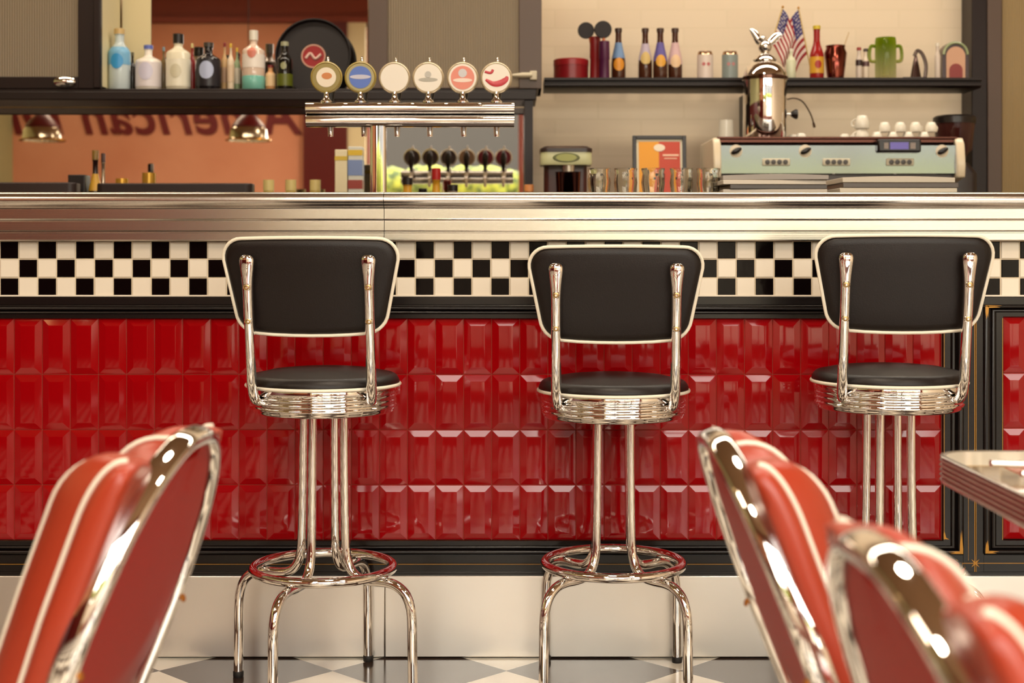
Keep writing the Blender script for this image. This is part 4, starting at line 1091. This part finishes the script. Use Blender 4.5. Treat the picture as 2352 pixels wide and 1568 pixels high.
obj('easel_leg', MB().box(-.02, .02, 0, .006, 0, zt * .7, 0, Matrix.Translation((0, .10, 0)) @ Matrix.Rotation(R(12), 4, 'X')), [col(18, 12, 12, .4)], fr)

# small things along the back counter at the mirror, left half
def jar(px, ptop, Y, c1, c2, label, grp=None, w=14):
    z = CZ; h = PZ(ptop, Y) - CZ; r = w * Y / FOC
    t = thing('small_jar', label, 'jar', (PX(px, Y), Y, z), group=grp)
    obj('jar_body', MB().lathe([(0, 0), (r, 0), (r, h * .82), (r * .8, h * .86), (0, h * .86)], n=20), [c1], t)
    obj('lid', MB().lathe([(0, h * .86), (r * .9, h * .86), (r * .9, h), (0, h)], n=20), [c2], t)
YJ = 5.85
for i, (px, l) in enumerate(((617, 'cream and yellow topped jar left of the beer tower, first of three'), (668, 'cream and yellow topped jar left of the beer tower, middle of three'), (724, 'cream and yellow topped jar nearest the beer tower'))):
    jar(px, 413, YJ, col(196, 170, 90), col(216, 196, 130), l, 'yellow topped jars')
jar(280, 410, YJ, col(180, 140, 50, .3), col(206, 156, 60, .25, .6), 'low gold lidded jar shape for a lamp reflection right of the dark bottles', None, 16)  # this jar and the next stand in for brass lamp reflections
jar(342, 397, YJ, col(196, 180, 150, .2), col(196, 150, 60, .25, .6), 'taller silver and gold jar shape for a lamp reflection above the black mat', None, 17)
bottle('sauce_bottle', 'dark bottle with amber label before the back mirror', 204, 234, 345, CZ, YJ, 'tall', col(34, 14, 12, .2), col(120, 90, 30), col(196, 150, 50), (.62, .78), neckw=.4)
bottle('sauce_bottle', 'silver grey shaker bottle beside the dark amber labelled one', 224, 250, 352, CZ, YJ + .07, 'cone', col(170, 150, 130, .15, .8), col(60, 30, 26), None, neckw=.3)
o = obj('tool_box', MB().box(-.035, .035, -.04, .04, 0, PZ(402, YJ) - CZ), [col(20, 12, 12, .4)], None, bevel=.004, loc=(PX(182, YJ), YJ, CZ)); tag(o, 'small black box left of the amber labelled bottle', 'box')
o = obj('rubber_bin', MB().loft([[(x, y, z) for x, y in round_rect(.31, .05, .03, 6)] for z in (0, PZ(423, 5.75) - CZ)]), [col(34, 18, 18, .5)], None, bevel=.005, loc=(PX(405, 5.7), 5.7, CZ)); tag(o, 'long low black rubber bin under the mirror', 'bin')
o = obj('rubber_bin', MB().loft([[(x, y, z) for x, y in round_rect(.2, .05, .03, 6)] for z in (0, PZ(421, 5.75) - CZ)]), [col(40, 24, 22, .45)], None, bevel=.005, loc=(PX(66, 5.7), 5.7, CZ)); tag(o, 'long low dark bin at the far left under the mirror', 'bin')
# cartons right of the dark post reflection
cY = 5.8
def carton(px0, px1, ptop, c, label, stripes):
    w = (PX(px1, cY) - PX(px0, cY)) / 2; h = PZ(ptop, cY) - CZ
    t = thing('drink_carton', label, 'carton', (PX((px0 + px1) / 2, cY), cY, CZ))
    obj('box', MB().box(-w, w, -.04, .04, 0, h), [c], t, bevel=.003)
    for z0, z1, cc in stripes:
        obj('printed_band', MB().box(-w - .0008, w + .0008, -.0408, .0408, h * z0, h * z1), [cc], t)
carton(772, 800, 345, col(226, 214, 178), 'cream carton left of the tower column', [(.9, .94, col(206, 176, 60))])
carton(802, 834, 338, col(206, 206, 196), 'yellow and blue printed carton left of the tower column', [(.92, .97, col(216, 180, 40)), (.74, .88, col(120, 140, 186)), (.5, .58, col(196, 176, 60)), (.62, .70, col(150, 60, 50))])
# bottle tops in front of the mirror right of the column
bottle('sauce_bottle', 'bottle with black cap and yellow neck behind the taps', 922, 950, 408, CZ, 5.8, 'tall', col(216, 160, 50, .3), col(24, 14, 14), None, neckw=.7)
bottle('sauce_bottle', 'bottle with red cap and yellow collar behind the taps', 990, 1014, 386, CZ, 5.8, 'tall', col(206, 150, 40, .3), col(170, 24, 24), None, neckw=.7, capfrac=.13)
bottle('sauce_bottle', 'pale bottle with black cap behind the taps', 1026, 1054, 424, CZ, 5.8, 'tall', col(206, 190, 180, .3), col(24, 14, 14), None, neckw=.7)
bottle('sauce_bottle', 'bottle with orange cap at the end of the mirror', 1202, 1228, 424, CZ, 5.75, 'tall', col(206, 140, 80, .3), col(226, 150, 90), None, neckw=.7)

# ------------------------------------------------ right hand wall shelf
SY = 6.22
ws_top, ws_bot = PZ(178, SY), PZ(201, SY)
ws = thing('wall_shelf', 'dark moulded wall shelf above the coffee machine', 'shelf', ((PX(1250, SY) + PX(2256, SY)) / 2, SY, ws_bot))
c0 = (PX(1250, SY) + PX(2256, SY)) / 2; A, B_ = PX(1250, SY) - c0, PX(2256, SY) - c0; hs2 = ws_top - ws_bot
obj('board', MB().prism([(0, hs2), (0, hs2 * .72), (.012, hs2 * .66), (.012, hs2 * .5), (.004, hs2 * .46), (.004, hs2 * .2), (.02, 0), (.24, 0), (.24, hs2)], A, B_), PLANK, ws, bevel=.0015)
for px in (1760, 2240): pass
obj('bracket', MB().prism([(.10, 0), (.40, 0), (.40, -.30)], PX(1738, SY) - c0 - .012, PX(1738, SY) - c0 + .012), WOOD, ws)
WS = ws_top; WY = 6.34
GS = 'soda bottles on the wall shelf'
tn = thing('round_tin', 'low round dark red tin at the left end of the wall shelf', 'tin', (PX(1312, WY), WY + .02, WS))
rtn = 40 * WY / FOC; ht = PZ(136, WY) - WS
obj('tin_body', MB().lathe([(0, 0), (rtn, 0), (rtn, ht * .7), (0, ht * .7)], n=48), [col(130, 18, 26, .3)], tn)
obj('lid', MB().lathe([(0, ht * .7), (rtn * 1.02, ht * .7), (rtn * 1.02, ht * .96), (rtn * .97, ht), (0, ht)], n=48), [col(150, 26, 32, .3)], tn)
# two paddles in coloured tubes
def paddle(pxt, ptube, pxd, pyd, rd, ctube, label, Y):
    t = thing('paddle_stick', label, 'paddle stick', (PX(pxt, Y), Y, WS), group='round black paddle sticks')
    h = PZ(ptube, Y) - WS; r = 12 * Y / FOC
    obj('tube', MB().lathe([(0, 0), (r, 0), (r * .95, h * .5), (r * 1.05, h * .53), (r, h), (r * .9, h), (r * .8, .01), (0, .01)], n=20), [ctube], t)
    dx = PX(pxd, Y) - PX(pxt, Y); dz = PZ(pyd, Y) - WS
    obj('stick', MB().tube([(0, 0, h * .4), (dx * .6, 0, dz - .02)], [.007, .007], 10), [col(200, 110, 60)], t)
    obj('disc', MB().lathe([(0, -.008), (rd * .95, -.008), (rd, -.004), (rd, .004), (rd * .95, .008), (0, .008)], n=36, M=Matrix.Translation((dx, 0, dz)) @ Matrix.Rotation(PI / 2, 4, 'X')), [col(26, 16, 16, .6)], t)
paddle(1367, 85, 1346, 70, 19 * WY / FOC, col(140, 24, 28, .35), 'black round paddle standing in a red tube', WY + .0)
paddle(1388, 95, 1385, 68, 20 * WY / FOC, col(80, 24, 64, .35), 'black round paddle standing in a purple tube', WY - .06)
brown = col(70, 34, 18, .12)
bottle('soda_bottle', 'soda bottle with light blue and orange label beside the paddles', 1404, 1437, 65, WS, WY, 'cone', brown, col(60, 40, 32), col(110, 140, 180), (.42, .72), group=GS, capfrac=.07, neckw=.42, emblem=(col(214, 140, 40), .8, .30))
bottle('soda_bottle', 'soda bottle with lilac and gold label, left of the three', 1466, 1498, 65, WS, WY, 'cone', brown, col(70, 46, 36), col(186, 170, 186), (.38, .70), group=GS, capfrac=.07, neckw=.42, emblem=(col(206, 176, 110), .8, .42))
bottle('soda_bottle', 'soda bottle with purple and orange label, middle of the three', 1500, 1533, 65, WS, WY - .02, 'cone', brown, col(70, 46, 36), col(96, 84, 150), (.36, .72), group=GS, capfrac=.07, neckw=.42, emblem=(col(220, 160, 60), .75, .36))
bottle('soda_bottle', 'soda bottle with pale pink label, right of the three', 1534, 1567, 65, WS, WY, 'cone', brown, col(70, 46, 36), col(206, 170, 170), (.30, .72), group=GS, capfrac=.07, neckw=.42, emblem=(col(226, 190, 150), .8, .36))
def can(px0, px1, ptop, label, c1, c2, Y=WY):
    r = (PX(px1, Y) - PX(px0, Y)) / 2; h = PZ(ptop, Y) - WS
    t = thing('drink_can', label, 'can', (PX((px0 + px1) / 2, Y), Y, WS), group='drink cans on the wall shelf')
    obj('can_body', MB().lathe([(0, .002), (r * .8, 0), (r * .85, .004), (r, h * .07), (r, h * .88)], n=32), [c1], t)
    obj('can_top', MB().lathe([(r, h * .88), (r * .86, h * .97), (r * .86, h), (r * .8, h), (r * .78, h * .97), (0, h * .97)], n=32), [col(176, 140, 110, .2, 1.0)], t)
    m = MB()
    for s in (-1, 1):
        vs = []
        for i in range(14):
            a = 2 * PI * i / 14; th = s * .3 + .22 * math.cos(a)
            vs.append((math.sin(th) * (r + .0008), -math.cos(th) * (r + .0008), h * .55 + r * .22 * math.sin(a)))
        m.add(vs, [tuple(range(14))])
    obj('print_mark', m, [c2], t)
can(1601, 1638, 119, 'pale pink drink can right of the soda bottles', col(222, 204, 192, .3), col(196, 110, 110))
can(1658, 1695, 119, 'teal grey drink can left of the chrome canister', col(140, 150, 146, .3), col(190, 130, 130))
# little flags
def flag(px_base, px_tip, ptip, Y, a_fly, label, droop, hoist=.165, fly=.20):
    zt = PZ(ptip, Y) - WS
    t = thing('stick_flag', label, 'flag', (PX(px_base, Y), Y, WS), group='small stars and stripes flags')
    dx = PX(px_tip, Y) - PX(px_base, Y)
    obj('stick', MB().tube([(0, 0, 0), (dx, 0, zt)], .003, 8), [col(206, 176, 110)], t)
    obj('stick_tip', MB().ball((dx, 0, zt), .006), [GOLD], t)
    m = MB(); NX, NZ = 20, 13
    d = Vector((dx, 0, zt)).normalized(); top_ = Vector((dx, 0, zt)) - d * .008
    vs = []
    for i in range(NX + 1):
        f = i / NX
        for k in range(NZ + 1):
            g = k / NZ
            p = top_ - d * (hoist * g)
            # cloth falls away from the stick in soft folds
            p = p + Vector((a_fly * fly * (f * (1 - .35 * f)) , -.012 * math.sin(f * 9 + g * 1.5) * f, -droop * fly * f ** 1.25))
            vs.append(p)
    for i in range(NX):
        for k in range(NZ):
            q = (i * (NZ + 1) + k, i * (NZ + 1) + k + 1, (i + 1) * (NZ + 1) + k + 1, (i + 1) * (NZ + 1) + k)
            mi = 2 if (i < NX * .4 and k < 7) else (0 if k % 2 == 0 else 1)
            m.add([vs[j] for j in q], [(0, 1, 2, 3)], mi)
    fo_ = obj('cloth', m, [col(150, 30, 36, .8), col(222, 206, 196, .8), col(62, 58, 116, .8)], t)
    s = MB()
    for i in range(9):
        for k in range(5 if i % 2 == 0 else 4):
            ii = (i + .6) * .8; kk = (k + (.5 if i % 2 == 0 else 1.0)) * 1.35
            a = vs[min(NX, int(ii)) * (NZ + 1) + min(6, int(kk))]
            s.add([a + Vector((.0026 * math.cos(2 * PI * j / 5), -.0022, .0026 * math.sin(2 * PI * j / 5))) for j in range(5)], [(0, 1, 2, 3, 4)])
    obj('stars', s, [col(226, 214, 206, .8)], fo_)
flag(1745, 1798, 16, 6.36, .42, 'small stars and stripes flag leaning behind the eagle, left of the pair', .62)
flag(1868, 1834, 18, 6.42, -.42, 'small stars and stripes flag, right of the pair, beside the red bottle', .50, .205, .22)
bottle('glass_bottle', 'small clear bottle behind the flags', 1806, 1828, 112, WS, WY - .03, 'tall', col(206, 206, 176, .15), col(226, 220, 200), None)
bottle('soda_bottle', 'red bottle with yellow cap and yellow label right of the flags', 1860, 1892, 59, WS, WY - .02, 'beer', col(150, 24, 22, .15), col(206, 180, 50), col(206, 150, 40), (.12, .42), capfrac=.07, neckw=.45, emblem=(col(160, 30, 24), .5, .28))
mu = thing('copper_mug', 'dark copper cup with a leaning stirrer on the wall shelf', 'cup', (PX(1919, WY), WY, WS))
hmu = PZ(105, WY) - WS; rmu = 26 * WY / FOC
obj('cup_body', MB().lathe([(0, 0), (rmu * .7, 0), (rmu * .75, hmu * .1), (rmu, hmu * .78), (rmu * .82, hmu * .92), (rmu * .86, hmu), (rmu * .78, hmu), (rmu * .7, hmu * .9), (rmu * .6, .02), (0, .02)], n=36), [col(120, 62, 52, .14, 1.0)], mu)
obj('stirrer', MB().tube([(-.005, 0, .03), (PX(1950, WY) - PX(1919, WY), 0, PZ(74, WY) - WS)], [(.003, .005)] * 2, 8), [col(206, 180, 140)], mu)
bottle('mini_bottle', 'small dark miniature bottle with red top left of the green glass', 1966, 1980, 109, WS, WY, 'tall', col(206, 190, 176, .3), col(150, 40, 36), col(50, 30, 28), (.45, .62), neckw=.6)
bottle('mini_bottle', 'small pale miniature bottle touching the green glass', 1981, 1996, 112, WS, WY + .01, 'tall', col(216, 200, 180, .3), col(60, 44, 40), col(90, 60, 60), (.45, .6), neckw=.6)
gm = thing('green_jar', 'lime green glass jar with two side handles', 'glass', (PX(2034, WY), WY, WS))
rgj = 24 * WY / FOC; hgj = PZ(87, WY) - WS
obj('glass_body', MB().lathe([(0, 0), (rgj * .95, 0), (rgj, .01), (rgj, hgj * .9), (rgj * .94, hgj), (rgj * .86, hgj), (rgj * .88, .02), (0, .02)], n=36), [GREENGLASS], gm)
for s in (-1, 1):
    obj('handle', MB().tube(crom([(s * rgj * .95, 0, hgj * .45), (s * rgj * 1.45, 0, hgj * .47), (s * rgj * 1.55, 0, hgj * .62), (s * rgj * 1.4, 0, hgj * .80), (s * rgj * .95, 0, hgj * .8)], 5), .008, 10), [GREENGLASS], gm)
hl = thing('hoop_ornament', 'small dark ornament with an arched metal hoop', 'ornament', (PX(2098, WY), WY, WS))
obj('base', MB().box(-.055, .05, -.03, .03, 0, .014), [col(40, 28, 26, .3)], hl, bevel=.004)
obj('cone', MB().lathe([(0, .014), (.024, .014), (.016, .06), (.006, .11), (0, .115)], (.01, 0, 0), 20), [col(70, 48, 42, .2, .6)], hl)
obj('hoop', MB().tube(crom([(.052, 0, .012), (.056, 0, .07), (.04, 0, .118), (.018, 0, .134), (.004, 0, .11)], 6), [(.005, .008)] * 25, 8, ref=(0, 1, 0)), [col(80, 66, 60, .2, .8)], hl)
jb = thing('mini_jukebox', 'miniature arched jukebox at the right end of the wall shelf', 'jukebox', (PX(2190, WY), WY, WS))
def arch(w, h, k=14): return [(-w, 0), (w, 0)] + [(w * math.cos(PI * i / k), h - w + w * math.sin(PI * i / k)) for i in range(k + 1)]
hj = PZ(97, WY) - WS; wj = 30 * WY / FOC
obj('body', MB().prism(arch(wj, hj), -.03, .04, 'y'), [col(52, 24, 22, .25)], jb)
obj('arch_trim', MB().tube([(x, -.032, z) for x, z in arch(wj * .9, hj * .96)[2:]], .006, 8), [col(150, 160, 120, .2)], jb)
obj('face', MB().prism(arch(wj * .72, hj * .86), -.034, -.028, 'y'), [col(196, 150, 120, .35)], jb)
obj('speaker_grille', MB().prism(arch(wj * .5, hj * .42), -.037, -.033, 'y'), [col(130, 40, 36, .35)], jb)
bottle('mini_bottle', 'thin clear miniature bottle left of the miniature jukebox', 2147, 2160, 99, WS, WY - .03, 'tall', col(206, 190, 176, .2), col(226, 216, 200), None, neckw=.6)
# right hand post and amber fluted screen
struct('trim_5', MB().box(PX(2232, 6.47), PX(2268, 6.47), 6.47, 6.62, 0, RZ), WOOD, bevel=.004)
struct('trim_6', MB().box(PX(2268.5, 6.46), PX(2302, 6.46), 6.46, 6.62, 0, RZ), WOODLIT, bevel=.004)
amb = struct('window_2', MB().box(PX(2302, 6.48), 3.3, 6.48, 6.50, 0, RZ), FLUTE_AMBER)

# ---------------------------------------------------------------- light
w = bpy.data.worlds.new('sky'); sc.world = w; w.use_nodes = True
n, l = w.node_tree.nodes, w.node_tree.links
bgn = n['Background']
tc = n.new('ShaderNodeTexCoord'); sp_ = n.new('ShaderNodeSeparateXYZ'); cr = n.new('ShaderNodeValToRGB')
l.new(tc.outputs['Generated'], sp_.inputs[0]); l.new(sp_.outputs[2], cr.inputs['Fac'])
cr.color_ramp.elements[0].position = .0; cr.color_ramp.elements[0].color = (1, .93, .80, 1)
cr.color_ramp.elements[1].position = .5; cr.color_ramp.elements[1].color = (1, .96, .88, 1)
l.new(cr.outputs['Color'], bgn.inputs['Color']); bgn.inputs['Strength'].default_value = 13
def area(name, loc, rot, sx, sy, power, c, portal=False):
    d = bpy.data.lights.new(name, 'AREA'); d.shape = 'RECTANGLE'; d.size = sx; d.size_y = sy; d.energy = power; d.color = c
    if portal: d.cycles.is_portal = True
    o = bpy.data.objects.new(name, d); C.objects.link(o); o.location = loc; o.rotation_euler = rot
    return o
area('window_portal', ((WX0 + WX1) / 2, RY0 - .02, 1.93), (PI / 2, 0, 0), WX1 - WX0, 3.15, 1, (1, 1, 1), True)
# unseen fill panels added over the working aisle; warm ceiling discs over the dining side
area('aisle_fill_light', (1.2, 5.15, RZ - .06), (0, 0, 0), 4.6, .4, 130, (1, .90, .74))
area('aisle_fill_light', (-2.4, 5.15, RZ - .06), (0, 0, 0), 2.0, .4, 50, (1, .82, .60))
for x, y in ((.1, 2.2), (1.9, .9), (-.9, -.4)):
    o = area('dining_lamp_fill', (x, y, RZ - .3), (0, 0, 0), .5, .5, 72, (1, .84, .64)); o.data.shape = 'DISK'
area('dining_lamp_fill', (-3.4, .2, RZ - .06), (0, 0, 0), 1.6, 1.2, 90, (1, .80, .58))  # broad unseen panel added to brighten the orange wall side

sc.view_settings.view_transform = 'Standard'; sc.view_settings.look = 'None'
sc.view_settings.gamma = 1; sc.view_settings.exposure = -0.5; sc.view_settings.use_curve_mapping = False
sc.cycles.max_bounces = 10; sc.cycles.transparent_max_bounces = 16; sc.cycles.sample_clamp_indirect = 8
sc.cycles.caustics_reflective = False; sc.cycles.caustics_refractive = False
sc.cycles.use_denoising = True
